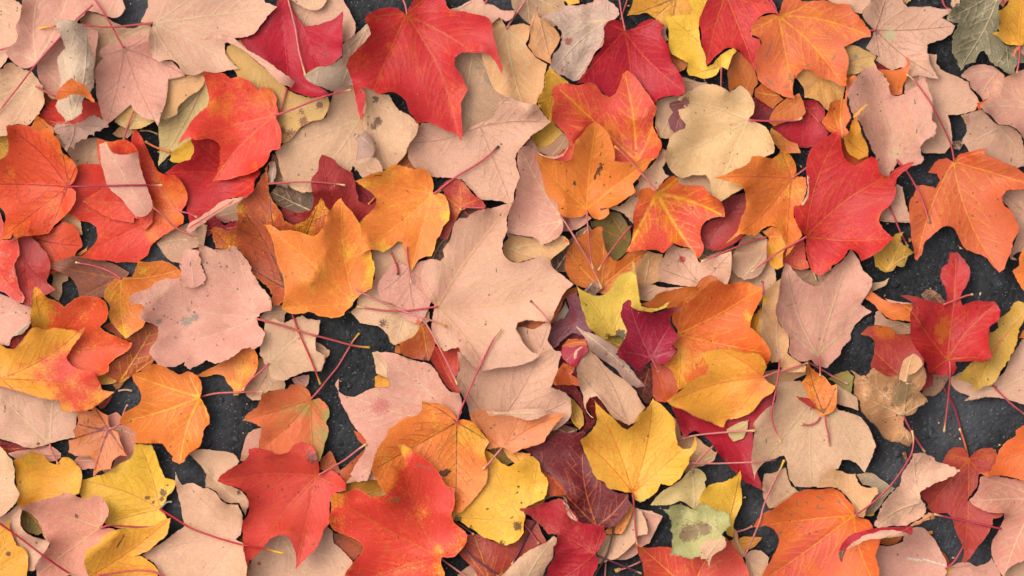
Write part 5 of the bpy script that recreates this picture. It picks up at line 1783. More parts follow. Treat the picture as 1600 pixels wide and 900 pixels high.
t 1405,463 1495,395 1556,472 1544,560 1448,582
s 1480,564 1481,600 1480,635 1476,674
s 1472,476 1490,469 1508,462 1518,460
k 1472,515,15,0.9 1475,500,15,0.6 1468,532,5.5,1
q pc=OD v=OD curl=6 spots=0.3 knob=YT sl=9.3
L 6 MU/YB mustard yellow withered leaf with black specks, right of the deep red leaf
o 1555,502 1570,490 1590,470 1605,475 1600,500 1590,515 1588,532 1575,558 1562,580 1550,598 1532,605 1515,610 1518,602 1495,592 1488,590 1502,578 1515,565 1545,562 1542,550 1541,535 1548,520 1558,512
b 1595,495
t 1489,590 1516,610 1550,560
q spots=1 curl=5
L 4 P1/LI pale crinkled leaf with a dark bottom edge, at the right edge over asphalt
o 1484,590 1505,580 1525,582 1550,592 1568,582 1575,565 1590,542 1600,528 1625,515 1625,630 1600,632 1575,624 1550,621 1525,624 1506,626 1515,619 1495,610 1485,600
b 1560,608
t 1485,592 1508,625 1622,575
s 1550,602 1570,622 1585,635 1605,650
q spots=0.7 curl=5
L 5 OA/O small orange lobe at the right edge beside the mustard yellow leaf
o 1625,512 1598,516 1590,528 1600,528 1625,522
b 1622,520
t 1590,527
L 7 DT/BR brown parchment dry leaf crumpled with a grey blotch, right of centre bottom
o 1325,576 1332,581 1350,588 1360,575 1370,582 1382,588 1398,586 1400,575 1408,560 1420,551 1429,556 1435,568 1440,578 1442,595 1435,610 1446,620 1448,628 1435,635 1425,648 1415,650 1410,648 1412,665 1422,678 1424,690 1418,696 1400,690 1382,685 1372,675 1362,660 1350,652 1342,640 1340,625 1331,615 1331,600 1332,585
b 1410,649
t 1326,577 1420,552 1448,624 1420,695 1335,615
s 1410,649 1422,672 1435,692 1445,706
k 1408,610,18.8,1 1381,608,4.5,0.9 1398,628,10,0.8
q pc=GK spots=0.8 curl=7 wr=1
L 8 DT/P3 curved pale tan lobe standing on the brown parchment leaf
o 1400,578 1408,560 1420,551 1429,556 1435,568 1425,580 1412,585 1408,600 1415,598 1398,592
b 1408,598
t 1420,552
q curl=5
L 3 R/RD red scrap between the brown parchment leaf and the deep red leaf's stem
o 1432,572 1450,578 1458,588 1456,602 1440,610 1425,612 1430,595 1440,585
b 1440,575
t 1452,602
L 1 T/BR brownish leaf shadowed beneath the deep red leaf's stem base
o 1450,585 1475,582 1492,575 1478,600 1470,612 1460,618 1440,618 1445,605
b 1488,575
t 1450,615
s 1475,606 1490,632 1502,670 1511,704
q sc=M sl=2
L 2 YG/OLV olive green leaf edge beside the brown parchment leaf
o 1294,592 1308,584 1325,579 1335,588 1332,605 1330,618 1318,612 1308,600
b 1332,582
t 1296,592
s 1260,564 1285,578 1305,590 1325,600
q sc=PS sl=7 knob=P2
L 7 O2/YO small bright orange leaf standing on the khaki tan leaf, with two red stems
o 1258,565 1272,580 1288,590 1298,602 1306,599 1307,612 1305,630 1300,642 1288,650 1282,649 1272,640 1265,635 1250,625 1242,619 1255,621 1261,620 1258,608 1250,598 1258,588
b 1286,645
t 1259,566 1306,599 1243,619
s 1288,648 1290,665 1294,680 1294,695
s 1281,652 1275,660 1262,664 1251,662
f R/RD 1242,619 1255,621 1262,622 1269,630 1272,639 1264,635 1250,626
q v=BR knob=YT sl=9
L 5 KT/P3 broad khaki tan leaf with dark veins, below the small bright orange leaf
o 1210,598 1232,595 1250,595 1275,618 1305,630 1308,640 1328,645 1342,650 1352,662 1362,680 1368,695 1364,705 1358,720 1353,731 1350,738 1342,728 1328,718 1315,718 1310,732 1285,740 1278,760 1258,761 1242,760 1232,745 1228,720 1225,712 1210,716 1192,722 1180,735 1177,748 1174,735 1172,710 1174,700 1178,672 1176,660 1190,642 1210,628 1212,610
b 1274,618
t 1268,760 1350,735 1176,745 1365,698 1215,600
q spots=0.5 v=YP
L 2 P3/T tan leaf peeking behind the small bright orange leaf and its khaki neighbour
o 1305,600 1325,612 1340,622 1341,642 1320,635 1305,630
b 1308,602
t 1340,640
L 3 P4/P3 peach leaf below the golden orange leaf's red stem
o 1185,582 1215,578 1260,570 1260,585 1238,595 1222,602 1190,600 1170,588
b 1250,575
t 1175,588
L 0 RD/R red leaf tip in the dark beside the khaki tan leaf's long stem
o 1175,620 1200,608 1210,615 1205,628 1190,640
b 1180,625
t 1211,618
L 7 P3/T dried peach tan leaf folded lengthwise like a boat, centre bottom
o 919,541 922,548 935,560 950,575 968,588 982,598 992,610 1002,628 1009,636 998,648 990,660 982,664 970,658 955,648 948,640 940,628 932,618 920,620 915,632 918,642 930,654 920,649 912,632 911,620 905,605 901,590 900,575 908,560
b 980,660
t 919,545 905,582
q roll=920,555,995,650,16 spots=0.6 v=T
L 8 LT/LI lilac tan torn curling strip over the folded peach tan leaf
o 896,506 908,515 925,520 940,528 958,540 968,548 975,552 960,552 970,560 980,568 990,582 1000,595 1008,602 1000,604 985,600 970,590 960,575 940,562 930,552 920,545 915,532 905,518
b 900,510
t 1005,602
q roll=902.5,515,995,600,9 spots=0.6
L 7 M/R2 crumpled red leaf bit with a curled pale rim, left of the folded peach tan leaf
o 876,550 880,542 895,542 908,538 918,541 916,550 905,562 900,572 888,568 879,560
b 885,562
t 912,539
f P2/W 896,560 898,548 906,541 910,541 902,548 900,559
L 6 RUST/O rusty red folded leaf piece beside the folded peach tan leaf
o 864,595 870,582 880,566 898,572 892,585 905,592 905,602 882,600 865,600
b 895,598
t 880,568
L 5 DR/RD dark red leaf sweeping from the folded tan leaf down to the maroon leaf
o 860,604 875,600 900,602 908,615 912,632 920,650 930,655 925,668 915,675 912,685 905,680 916,660 912,645 902,628 888,614
b 915,678
t 861,604
L 5 RD/DR dark red hollow inside the folded tan leaf, above the golden yellow leaf
o 915,635 920,620 932,616 940,628 948,642 970,660 985,665 980,672 960,660 930,655
b 970,660
t 922,620
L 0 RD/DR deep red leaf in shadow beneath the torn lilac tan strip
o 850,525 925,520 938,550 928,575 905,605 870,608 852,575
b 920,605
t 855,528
L 1 OLV/YB olive brown leaf under the lemon yellow leaf's stem end
o 930,522 980,522 985,538 970,550 945,548 930,535
b 980,545
t 932,528
L 3 DR/RB dusky crimson leaf under the magenta leaf, right of the torn strip
o 970,582 990,579 1010,572 1020,580 1020,618 1012,632 1005,625 995,610 990,600 985,588
b 1015,575
t 1005,630
L 4 RUST/R4 rusty red upright leaf under the deep magenta leaf, left of the golden orange leaf
o 1016,568 1020,564 1035,570 1048,578 1055,592 1061,608 1050,622 1040,628 1025,626 1019,615 1020,595
b 1040,625
t 1020,565
q v=OD
L 3 O/R orange red scrap between the magenta leaf and the folded peach tan leaf
o 878,540 888,530 915,529 918,540 902,542 882,548
b 915,535
t 879,540
L 3 R2/RD crimson leaf with a dark vein under the golden orange leaf's tail
o 1045,625 1070,635 1095,640 1132,640 1170,625 1200,608 1210,620 1190,655 1175,675 1178,692 1178,725 1182,735 1190,765 1175,758 1158,748 1145,735 1122,708 1102,682 1085,672 1068,682 1060,665
b 1189,762
t 1060,650 1208,618
L 2 P4/P3 dull peach leaf on the asphalt beside the golden yellow leaf
o 1050,650 1060,660 1065,680 1085,680 1105,698 1118,708 1102,718 1075,721 1060,700 1052,680
b 1095,715
t 1052,652
s 1056,688 1085,680 1120,676 1155,673 1178,672
q sc=PS knob=YT sl=6
L 4 YP/KT small pale green curled leaf bit beneath the golden orange leaf
o 1134,670 1150,662 1170,655 1166,672 1160,685 1145,689 1139,681
b 1168,660
t 1138,680
L 8 GY/OY golden yellow leaf with four pointed lobes, its stem falling to the bottom edge
o 928,624 932,630 942,640 958,652 970,665 979,670 990,660 998,645 1008,638 1018,624 1019,614 1021,624 1032,630 1045,645 1052,655 1054,675 1058,695 1066,700 1078,699 1082,690 1082,678 1086,685 1085,700 1078,710 1072,725 1065,740 1055,752 1045,758 1032,755 1028,765 1020,774 1000,785 990,778 990,770 965,765 950,762 942,752 932,748 920,725 912,705 906,686 920,675 930,660 930,640
b 988,770
t 928,624 1019,616 1085,680 908,686 1000,784
s 988,771 990,790 992,820 995,850
k 938,690,32.5,0.75 970,740,30,0.4
q v=O2 vw=1.2 sc=PK
L 6 DR/PU maroon dark leaf with black marks, left of the golden yellow leaf
o 820,702 835,695 855,688 875,676 895,675 912,672 910,685 908,698 915,712 925,730 940,750 960,765 980,770 985,785 960,822 928,825 890,798 880,760 860,740 845,730 835,715
b 932,822
t 822,702 910,675 982,772
k 882,705,12.5,0.7 865,712,7.5,0.6
q spots=0.8
L 2 YB/YO yellow leaf piece behind the dark red sweeping leaf
o 892,619 902,630 912,650 912,665 905,672 895,662 890,650 892,635
b 908,672
t 893,620
L 1 BRK/R dark brownish red scrap by the maroon leaf's upper edge
o 852,675 878,665 905,670 895,678 875,680 855,690
b 902,672
t 855,685
s 900,659 880,662 860,667
q sc=R5
L 5 P1/T broad peach tan leaf below the large centre leaf, with a torn dark edge
o 715,550 750,548 800,515 810,510 832,515 860,500 860,515 855,532 868,548 880,550 875,560 868,588 860,604 882,612 892,622 891,650 882,662 860,675 825,670 760,650 735,650 728,625 720,612 711,595 718,575
b 770,672
t 715,588 860,502 890,625
L 5 P2/P1 large rose pink leaf with a long hooked tail on the asphalt, lower centre
o 529,592 524,602 528,610 538,618 550,620 565,615 578,609 590,606 608,604 606,585 605,565 600,558 591,552 605,550 620,552 635,558 655,564 672,568 682,580 692,600 702,610 718,614 722,625 721,645 715,655 675,675 625,690 595,700 585,725 575,750 558,750 548,740 560,720 570,705 572,688 558,672 548,658 538,640 530,622
b 712,658
t 526,610 592,552 555,745
k 595,635,15,0.8
q pc=PS spots=0.3
L 3 P3/YP pale curled sliver at the edge of asphalt above the rose pink leaf
o 581,551 590,548 605,558 608,575 605,590 588,584 586,568
b 605,582
t 582,552
L 2 YO/O amber piece under the rose pink leaf on the asphalt edge
o 585,588 600,581 618,580 618,600 600,606 586,605
b 615,590
t 586,588
L 3 RUST/OD rust orange leaf with a black hole below the big asphalt patch, left of centre
o 625,536 635,532 650,522 658,505 675,515 680,538 675,555 670,564 655,562 635,556 625,551
b 660,502
t 626,538 670,562
k 664,561,3,1
q pc=BK v=YB
L 4 R4/R5 red pink stemmed leaf between the rose pink leaf and the broad peach tan leaf
o 672,562 680,540 698,549 718,541 722,552 718,575 711,592 720,612 718,616 705,610 695,600 684,580
b 720,618
t 718,542 680,542
s 662,500 675,520 692,552 705,578 715,600
q sc=PS sl=6.2
L 0 OD/O slim orange strip at the edge of the asphalt left of the rust orange leaf
o 618,538 626,541 626,554 616,551
b 625,545
t 618,539
L 8 OA/YO orange leaf with yellow right lobe and long straight red stem, lower centre
o 660,626 672,628 690,632 708,644 715,655 722,654 738,658 750,672 765,690 758,702 761,725 760,752 750,768 740,780 722,799 706,800 675,798 650,788 605,770 582,732 585,715 592,698 605,680 608,670 620,662 635,652 652,648 660,640
b 714,659
t 661,627 765,690 585,732 712,800
s 714,659 720,640 732,612 752,568 770,532 782,514
k 738,680,22.5,0.9 750,700,15,0.9 712,738,22.5,0.5 600,712,15,0.6 650,700,15,0.3 680,660,12.5,0.4
d 687.5,738.8,693.8,737.5,9 693.8,737.5,700.0,736.2,13 696.2,736.2,697.5,741.2,12 700.0,737.5,703.8,737.5,5 686.2,740.5,691.2,742.0,6
q v=BR sc=PK knob=YT sl=9.5 pc=BLK
L 7 OP/O peach orange leaf with its top edge rolled over, right of the long straight stem
o 734,648 745,640 760,640 788,644 825,650 855,648 882,645 875,655 862,670 850,690 820,700 800,708 785,700 760,702 765,690 755,675 738,658
b 784,700
t 736,645 882,645 810,652
s 784,700 775,710 765,722 755,732
f P1/P4 760,640 790,642 820,637 850,638 855,645 845,651 825,656 810,651 790,648 765,648
q spots=0.5 sl=9 sc=PS
L 2 YO/OY small golden leaf tip between the yellow blushing leaf and the dark asphalt
o 140,578 160,582 175,589 188,591 178,598 162,600 145,595
b 140,585
t 187,592
L 3 RUST/R5 curled rusty leaf tip left of the orange veined leaf, on asphalt
o 150,628 170,615 175,620 162,638 155,639
b 172,615
t 158,638
L 1 OD/RB dark orange leaf curling over the asphalt below the golden midrib leaf
o 172,598 185,588 200,582 198,590 185,608 180,609
b 198,582
t 182,608
s 184,611 195,609 205,611
q sc=P4
L 5 P1/P2 neat peach leaf with a notched top and short stem, at the left edge
o -15,600 0,600 10,598 38,600 50,608 68,620 78,610 86,600 100,608 110,620 115,632 122,642 119,655 118,670 116,678 120,682 100,686 78,692 50,700 35,696 0,685 -15,680
b 78,692
t 86,600 -10,605 120,683 2,685
s 78,692 82,705 88,716 91,724
k 59,649,2.2,0.8 60,693,3,0.8
q spots=0.4 sl=6.5 pc=BR
L 4 YO/R3 orange yellow leaf corner at the left edge on the neat peach leaf
o -15,608 0,611 5,620 5,640 16,640 15,648 8,650 11,658 0,668 -15,672
b -15,640
t 10,658
k 5,658,15,1
q pc=R2
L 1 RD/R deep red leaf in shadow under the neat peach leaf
o -15,685 0,689 45,698 42,702 12,709 -15,705
b -15,700
t 42,700
L 2 P2/P4 curled pink sliver above the orange leaf at lower left
o 14,708 38,702 58,698 80,698 95,708 95,715 82,720 62,719 30,718
b 95,712
t 15,708
q roll=20,710,92.5,710,8
L 6 OP/O small peach orange leaf with purple red veins, on a pink leaf at lower left
o 148,633 155,640 170,649 170,662 175,670 185,675 192,695 198,708 201,712 190,710 179,718 175,732 162,734 148,744 149,720 142,712 122,712 108,706 110,700 108,688 120,684 116,672 122,660 122,642 135,641 144,642
b 171,670
t 148,634 122,662 108,688 148,743 201,712
s 171,670 185,665 190,655 196,638 199,633
q v=PU vw=2 sc=PS knob=P3
L 4 P5/P2 bright pink leaf under the small peach orange leaf, tip pointing down
o 168,648 182,644 189,652 185,665 198,664 208,671 214,679 214,688 210,695 209,712 195,738 180,761 172,750 160,735 175,732 180,715 170,695 160,675
b 170,670
t 180,761 214,682
L 3 P5/P2 pink leaf fragment on asphalt left of the small peach orange leaf's lower tip
o 115,720 125,712 148,712 150,732 128,734
b 148,720
t 116,720
L 7 O2/O orange leaf with branching yellow veins and a pink stem on asphalt, lower left
o 208,585 225,578 240,568 255,570 268,579 280,585 295,579 308,585 315,598 316,615 314,621 322,635 328,652 328,662 320,670 318,682 312,698 300,705 292,715 291,720 282,724 271,719 272,712 262,702 255,692 238,692 212,691 215,678 200,665 190,662 190,655 200,642 218,632 222,621 218,608 210,595
b 314,620
t 208,586 190,660 282,724 328,660 295,580
s 314,620 335,615 362,613 400,612 412,612
k 225,645,15,0.5 238,680,15,0.5 250,602,15,0.3 300,645,12.5,0.4 212,660,15,0.5
q v=Y vw=1.6 sl=6
L 4 YD/Y yellow leaf with spotted right end beneath the pink and peach orange leaves, lower left
o 115,750 130,749 160,741 180,730 208,710 212,694 238,694 246,712 252,732 258,746 265,748 275,752 272,765 262,775 260,782 250,795 260,805 265,815 258,825 225,828 175,822 160,815 140,790 125,775 120,760
b 250,796
t 130,750 220,695 274,758 175,815
s 251,795 260,785 268,784
k 255,770,6,0.9 252,780,4,0.9 230,778,4.5,0.9 240,785,3.5,0.8 262,758,2,0.9
q pc=BR sc=GR sl=5
L 6 OY/YD orange golden leaf with rounded lobes in the lower left corner, behind the pale pink leaf
o 24,718 38,712 50,705 65,708 78,722 88,726 98,715 108,715 120,725 128,735 129,750 125,771 105,780 85,782 60,792 32,790 28,770
b 118,775
t 45,706 108,715 25,765
k 50,760,20,0.5 50,720,12.5,0.5
L 6 P3/YP pale tan leaf on the left edge below the neat peach leaf
o -15,685 0,696 15,711 24,718 26,732 25,755 34,768 32,780 22,792 10,802 0,808 -15,810
b -15,775
t 33,769 18,712
L 7 P5/P1 dusty pink leaf with a brown fleck and a red stem, lower left corner
o 38,791 60,782 82,776 100,771 102,768 112,768 125,775 140,778 150,772 162,775 170,788 172,800 165,815 158,825 180,825 190,830 160,855 140,870 135,880 140,900 120,905 110,898 82,908 60,900 58,882 82,848 70,835 65,820 50,800
b 159,824
t 38,792 105,768 162,775 62,898
s 159,824 170,820 185,820 205,822 225,823 240,822
k 121,806,4,0.9
q pc=BR v=YT spots=0.2
L 5 P1/P5 peach pink leaf with pale fishtail end, crossed by long red stem, lower left corner
o -15,815 15,800 32,785 38,792 36,815 45,830 60,838 85,841 75,858 60,878 55,890 45,892 38,905 15,915 -15,915
b -15,900
t 36,785 85,842 50,892
s -15,800 0,813 30,835 70,865 100,888 118,900 125,910
q sl=9 sc=R2
L 2 OLV/YB olive green leaf glimpsed between the two pink leaves in the lower left corner
o 32,795 50,798 65,815 70,830 60,836 42,830 32,815
b 35,795
t 69,831
L 7 YO/OY yellow leaf with an orange upper lobe and brown speck in the lower left corner
o -15,822 0,822 10,820 16,810 18,825 28,850 38,854 45,865 46,880 44,895 45,915 -15,915
b -15,900
t 17,811 45,860
k 15,864,4.5,0.9
q pc=BR
L 8 OY/YD golden yellow leaf folded along its midrib with dark dashes, bottom left
o 136,882 136,870 140,855 155,848 170,832 185,825 212,825 238,822 255,812 269,808 265,825 262,835 250,845 232,860 212,868 220,868 242,882 250,895 240,905 200,910 160,910 142,900 138,892
b 140,900
t 269,808 248,895
s 155,898 180,894 212,890 238,891 260,898 275,905
d 196.2,835.5,185.0,853.5,4 172.5,796.2,172.5,796.8,3
q v=O sc=PK sl=8.5 pc=BK
L 7 P3/P1 cream peach leaf with toothed tip by the asphalt, long red stem crossing it, bottom left
o 275,736 280,748 286,758 298,755 305,756 318,762 325,760 340,768 348,780 360,786 375,786 381,800 380,815 378,835 370,841 382,848 388,875 388,915 355,925 300,915 250,900 242,882 222,868 232,860 262,842 288,822 285,800 279,775 275,755
b 370,842
t 276,738 222,868 380,800 312,915
s 250,795 275,810 300,825 338,838 375,847 410,853 432,859 445,862
q v=P2 sl=9.5 sc=R knob=Y
L 5 P4/P2 salmon peach piece of a leaf beneath the bright red leaf's lower tip
o 370,855 380,850 390,878 395,900 392,915 350,915 355,875
b 370,855
t 390,900
L 3 P3/T pale oatmeal leaf with a dark nick left of the bright red leaf, bottom left
o 292,708 310,702 335,703 358,706 370,712 375,721 360,735 345,748 360,758 380,768 390,785 385,805 375,785 360,785 345,778 340,768 325,761 321,760 324,740 310,722 300,712
b 345,758
t 295,708 390,792
k 374,769,3.5,1
q pc=BR spots=0.4
L 3 P2/P4 pale pink leaf under the orange and yellow two tone leaf, left of the red leaf
o 375,720 378,705 385,682 395,672 408,668 420,685 415,710 390,720
b 408,710
t 378,710
L 6 OM/YG two tone leaf, orange left and yellow green right side, magenta stem over the asphalt
o 379,656 390,645 405,632 412,614 430,609 450,606 455,600 465,601 478,606 485,616 486,625 498,622 508,630 514,642 512,655 510,660 514,670 512,682 508,690 505,705 500,720 490,720 475,710 440,710 420,710 404,700 408,680 410,668 395,660
b 485,624
t 380,656 405,702 458,601 512,660 490,720
s 485,624 498,610 512,592 528,572 540,552 552,532 561,521
k 510,648,12.5,0.9 500,680,20,0.9 505,710,12.5,0.9 475,642,15,0.5 492,630,10,0.6 475,690,12.5,0.4
q v=OD knob=YB
L 7 R4/R bright red leaf with grey bruise by its top lobe, magenta stem, lower left of centre
o 342,750 348,741 368,728 382,720 390,712 391,700 405,699 420,702 438,708 450,706 460,694 475,690 488,696 495,708 499,725 498,740 512,734 525,738 535,746 541,755 541,765 525,768 518,778 516,795 516,815 508,825 505,835 498,852 480,870 470,882 464,887 464,865 460,848 450,836 440,834 428,838 415,852 400,868 390,878 385,860 382,835 381,815 390,800 391,785 388,772 375,761 358,756
b 495,744
t 343,751 465,886 390,878 475,690 541,762
s 498,742 512,734 538,719 560,702 572,694
k 489,715,9,0.9 485,705,5,0.6
q pc=BR2 v=OD spots=0.5
L 3 RUST/OD rusty leaf lying across the asphalt gap under the magenta stem of the bright red leaf
o 500,718 515,705 520,712 532,735 550,720 571,700 572,715 550,745 540,755 530,740 500,735
b 508,732
t 571,701 515,706
L 2 YB/RUST golden brown leaf seen in the bay between the two bright red leaves
o 525,768 542,752 570,749 600,748 612,758 620,770 600,788 562,788 530,780
b 538,782
t 612,759
L 3 P3/T tan leaf fold below the rose pink leaf, beside the large red leaf's notch
o 540,755 562,732 585,729 610,731 622,742 622,750 614,760 604,750 575,749 552,752
b 540,752
t 615,759
L 2 RO/OD red orange sliver at the asphalt edge below the rose pink leaf
o 552,672 565,678 574,688 572,695 562,690 555,680
b 572,685
t 553,674
L 8 R3/OY large red leaf with orange edges and a yellow tip, bottom edge left of centre
o 622,694 631,692 642,700 655,708 670,720 680,729 688,742 698,758 710,762 710,785 705,805 710,815 722,825 730,835 728,848 720,858 710,868 692,869 690,875 695,900 685,928 660,945 635,935 610,940 580,935 545,920 540,905 542,892 552,879 562,868 569,855 565,848 545,838 528,831 518,822 515,810 518,792 518,775 525,768 540,770 550,764 562,762 572,768 580,774 600,772 612,762 620,752 625,735 631,720 628,708
b 685,870
t 626,694 517,775 542,915 725,838
s 686,871 700,881 720,895 740,908
k 630,698,12.5,1 690,890,15,0.8 685,860,10,0.6 525,775,15,0.5 550,915,15,0.5 520,815,10,0.5 620,778,7.5,0.3
d 656.2,725.5,665.0,728.8,4 665.0,728.8,675.0,733.8,3 612.5,779.5,627.5,777.0,5 615.0,776.2,625.0,780.0,4
q v=OD vw=1.4 sl=7 sc=PS pc=GBR
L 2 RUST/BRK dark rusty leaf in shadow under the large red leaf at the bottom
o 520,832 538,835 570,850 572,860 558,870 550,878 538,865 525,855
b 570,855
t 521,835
L 4 P1/P3 wide peach leaf beneath the bright red leaf, reaching the bottom edge
o 430,830 450,825 495,835 510,822 520,830 522,848 535,860 550,875 551,882 542,895 542,915 525,925 450,930 405,930 380,920 388,890 400,865 415,850
b 440,835
t 550,878 400,928 500,928
k 405,880,3,1
q pc=R5
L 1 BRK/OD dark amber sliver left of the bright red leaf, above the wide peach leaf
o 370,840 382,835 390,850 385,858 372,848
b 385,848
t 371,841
L 7 YA/Y amber yellow leaf with dark flecks near its stem end, under the peach orange leaf
o 758,702 768,708 782,722 795,728 810,722 820,715 832,712 842,722 845,735 854,745 855,762 850,778 835,785 822,792 820,808 818,818 819,830 810,842 790,851 780,848 765,841 750,835 735,825 720,815 704,810 708,800 740,780 760,750 758,725
b 818,818
t 760,708 840,718 705,808
s 818,818 828,830 842,849
k 808,820,8.5,0.8 810,760,2.2,0.9 808,769,2.2,0.9 794,771,2,0.9 762,795,2.2,0.9 801,807,2.2,0.9 815,785,2.2,0.9 736,825,4,0.9 715,811,7.5,0.8 785,848,6,0.7 800,782,2,0.9
q pc=BK v=YB spots=0.3 sl=5.2
L 6 YO/OP peach yellow lobe hanging between the amber yellow leaf and the maroon leaf
o 785,700 802,705 830,708 825,728 815,728 802,722 792,712
b 800,702
t 820,728
L 3 OLV/YB olive green triangle under the peach orange leaf's stem
o 762,700 782,700 795,712 801,722 790,728 780,720
b 780,701
t 790,727
L 6 O/YO small orange curl beside the dark slit, at the right of the amber yellow leaf
o 825,785 852,772 852,782 845,792 830,794
b 850,775
t 830,793
L 4 RUST/RO rust orange leaf between the amber yellow leaf and the maroon leaf, lower centre
o 840,718 855,725 870,738 880,748 905,760 910,770 898,782 885,775 865,774 852,774 855,755 845,738
b 852,730
t 898,782 855,772
L 3 P3/YT pale leaf sliver curving round the dark slit, lower centre
o 851,775 865,773 880,775 895,780 898,788 890,792 880,778 865,776 852,781
b 852,778
t 895,785
L 2 R5/RUST worn red leaf with golden brown veins under the amber yellow leaf, bottom centre
o 720,845 730,835 745,835 770,845 790,850 810,845 820,830 820,810 840,815 848,835 855,848 835,858 815,870 795,888 780,902 760,915 735,885 725,875 718,865
b 765,910
t 740,835 855,848 720,850
s 836,814 825,835 812,860 800,882
s 702,812 722,822 740,835
s 720,852 738,869 760,885 780,901
q v=YB spots=0.6 sl=4 sc=PU
L 1 T/RUST brown leaf tip at the bottom edge left of the dry tan boat leaf
o 715,898 740,878 748,875 760,888 770,902 765,920 715,920
b 745,918
t 745,876
L 8 P3/T dry tan boat shaped leaf at the bottom edge, left of the waxy crimson leaf
o 780,900 795,888 810,872 825,860 840,852 855,845 865,836 871,840 869,850 864,852 864,868 855,882 848,900 840,920 780,920
b 815,918
t 866,838
q roll=866.25,840,800,920,14 spots=0.3
L 8 R2/R5 waxy crimson leaf with a folded pale edge, bottom edge centre
o 812,794 825,791 842,790 852,782 880,780 890,792 902,805 905,812 918,816 944,818 945,835 938,850 930,861 934,882 925,900 920,920 848,920 858,882 864,868 865,852 870,848 871,832 855,834 850,825 840,812 825,802
b 928,865
t 814,795 880,781 855,915 942,819
s 928,865 952,875 978,886 1002,896
f P2/W 880,780 885,785 892,795 901,808 904,814 895,810 889,802 884,790
q v=RUST spots=0.3 wr=1 sc=PU sl=6
L 3 O/YO orange leaf piece under the maroon leaf beside the peach leaves, bottom centre
o 945,830 955,818 970,802 985,785 990,792 982,815 970,835 948,834
b 988,788
t 946,832
L 2 P3/P4 peach leaf with a scalloped right edge under the golden yellow leaf's stem
o 930,875 935,855 945,835 970,835 985,810 990,792 1002,798 1009,815 1012,825 1011,835 998,836 988,850 972,865 955,875 935,880
b 990,795
t 932,878
s 959,818 956,838 948,865 930,898 928,915
q sc=BR sl=5
L 1 P2/P3 peach tan leaf behind the scalloped peach leaf, lying on asphalt at bottom centre
o 995,795 1015,798 1036,806 1025,828 1015,850 1005,854 1000,862 978,875 958,875 985,855 1000,835 1012,830
b 998,798
t 1036,807
L 9 R4/O red orange leaf at the bottom edge under the green withered leaf
o 991,845 1000,852 1015,854 1040,854 1050,855 1080,860 1110,855 1125,835 1132,838 1148,855 1160,872 1168,888 1170,915 1040,925 1002,925 1005,890
b 1080,925
t 992,846 1128,835
k 998,860,7.5,0.5 1069,878,2.5,0.8
q v=OY
L 0 YB/P3 slender loose petiole with a yellow knob on the asphalt at the bottom
o 960,890 968,888 972,890 968,894 962,895
b 968,890
t 961,892
s 1001,878 988,884 972,890 964,892
s 945,915 946,895 947,875
q sc=PS knob=Y sl=1
L 10 GR2/GG pale green withered leaf with a brown rotten centre and torn hole, bottom right of centre
o 1028,790 1042,794 1052,786 1062,782 1072,789 1084,795 1090,785 1102,786 1112,794 1130,798 1138,805 1139,818 1130,828 1125,832 1129,840 1128,850 1120,858 1110,865 1104,882 1100,868 1088,868 1079,871 1070,868 1058,866 1044,866 1050,850 1050,835 1044,825 1048,818 1042,802
b 1125,830
t 1029,791 1104,881 1062,784
f P3/P4 1090,850 1100,840 1115,836 1128,835 1130,845 1125,852 1112,860 1106,870 1104,882 1100,870 1090,868
k 1078,829,15,1 1068,835,10,1 1100,825,10,1 1090,818,7.5,0.8
q pc=GBR spots=0.6 curl=7 wr=1
L 7 Y/YD clear yellow leaf with one upright pointed tip, right of the green withered leaf
o 1092,780 1102,762 1115,755 1132,752 1148,742 1155,734 1156,750 1159,785 1152,802 1146,820 1145,840 1135,835 1130,822 1138,810 1115,795 1090,792
b 1125,840
t 1155,734 1095,780
L 6 YP/YP2 pale yellow leaf with dark nibbles between golden yellow and clear yellow leaves
o 1015,788 1025,775 1045,760 1065,748 1075,735 1085,731 1092,732 1102,742 1104,748 1100,752 1102,762 1098,775 1095,785 1085,796 1075,789 1062,782 1045,788 1028,789
b 1084,795
t 1020,788 1080,734
k 1080,735,7.5,0.6
q pc=BR spots=0.5
L 2 P3/P4 peach leaf scrap where small stems meet, right of the golden yellow leaf
o 1068,732 1080,720 1100,715 1120,705 1115,720 1090,730 1070,740
b 1110,715
t 1070,735
s 1079,732 1092,715 1108,700 1114,695
s 1072,722 1110,723 1145,722 1182,720 1210,717
q sc=PS sl=6 knob=BR
L 2 YO/OD golden scrap with a pointed right tip on the asphalt, bottom right of centre
o 1155,842 1165,839 1192,840 1180,855 1165,862 1158,858
b 1160,850
t 1192,840
L 3 P4/O peach orange twist between the red orange leaf and the golden scrap
o 1144,824 1150,828 1155,845 1165,865 1160,872 1150,860 1140,845 1146,840
b 1161,870
t 1145,825
L 2 P3/P4 round peach lobe at the bottom edge left of the large orange red leaf
o 1164,868 1178,860 1192,862 1202,872 1198,888 1192,900 1180,915 1168,915 1169,890
b 1165,868
t 1180,912
s 1162,869 1172,848 1185,815 1192,790 1205,760 1218,735 1225,719
q sc=PS knob=Y sl=9.6
L 4 P3/T dull tan leaf with a round left lobe on the asphalt under the khaki tan leaf
o 1192,750 1194,741 1210,738 1228,731 1235,755 1250,768 1245,780 1215,792 1202,794 1192,775
b 1245,765
t 1195,748 1204,792
s 1151,832 1165,828 1176,823
k 1220,775,5,0.6
q sc=PS sl=2
L 9 OR/R4 large orange and red leaf with black scratches, sunk at the bottom edge right of centre
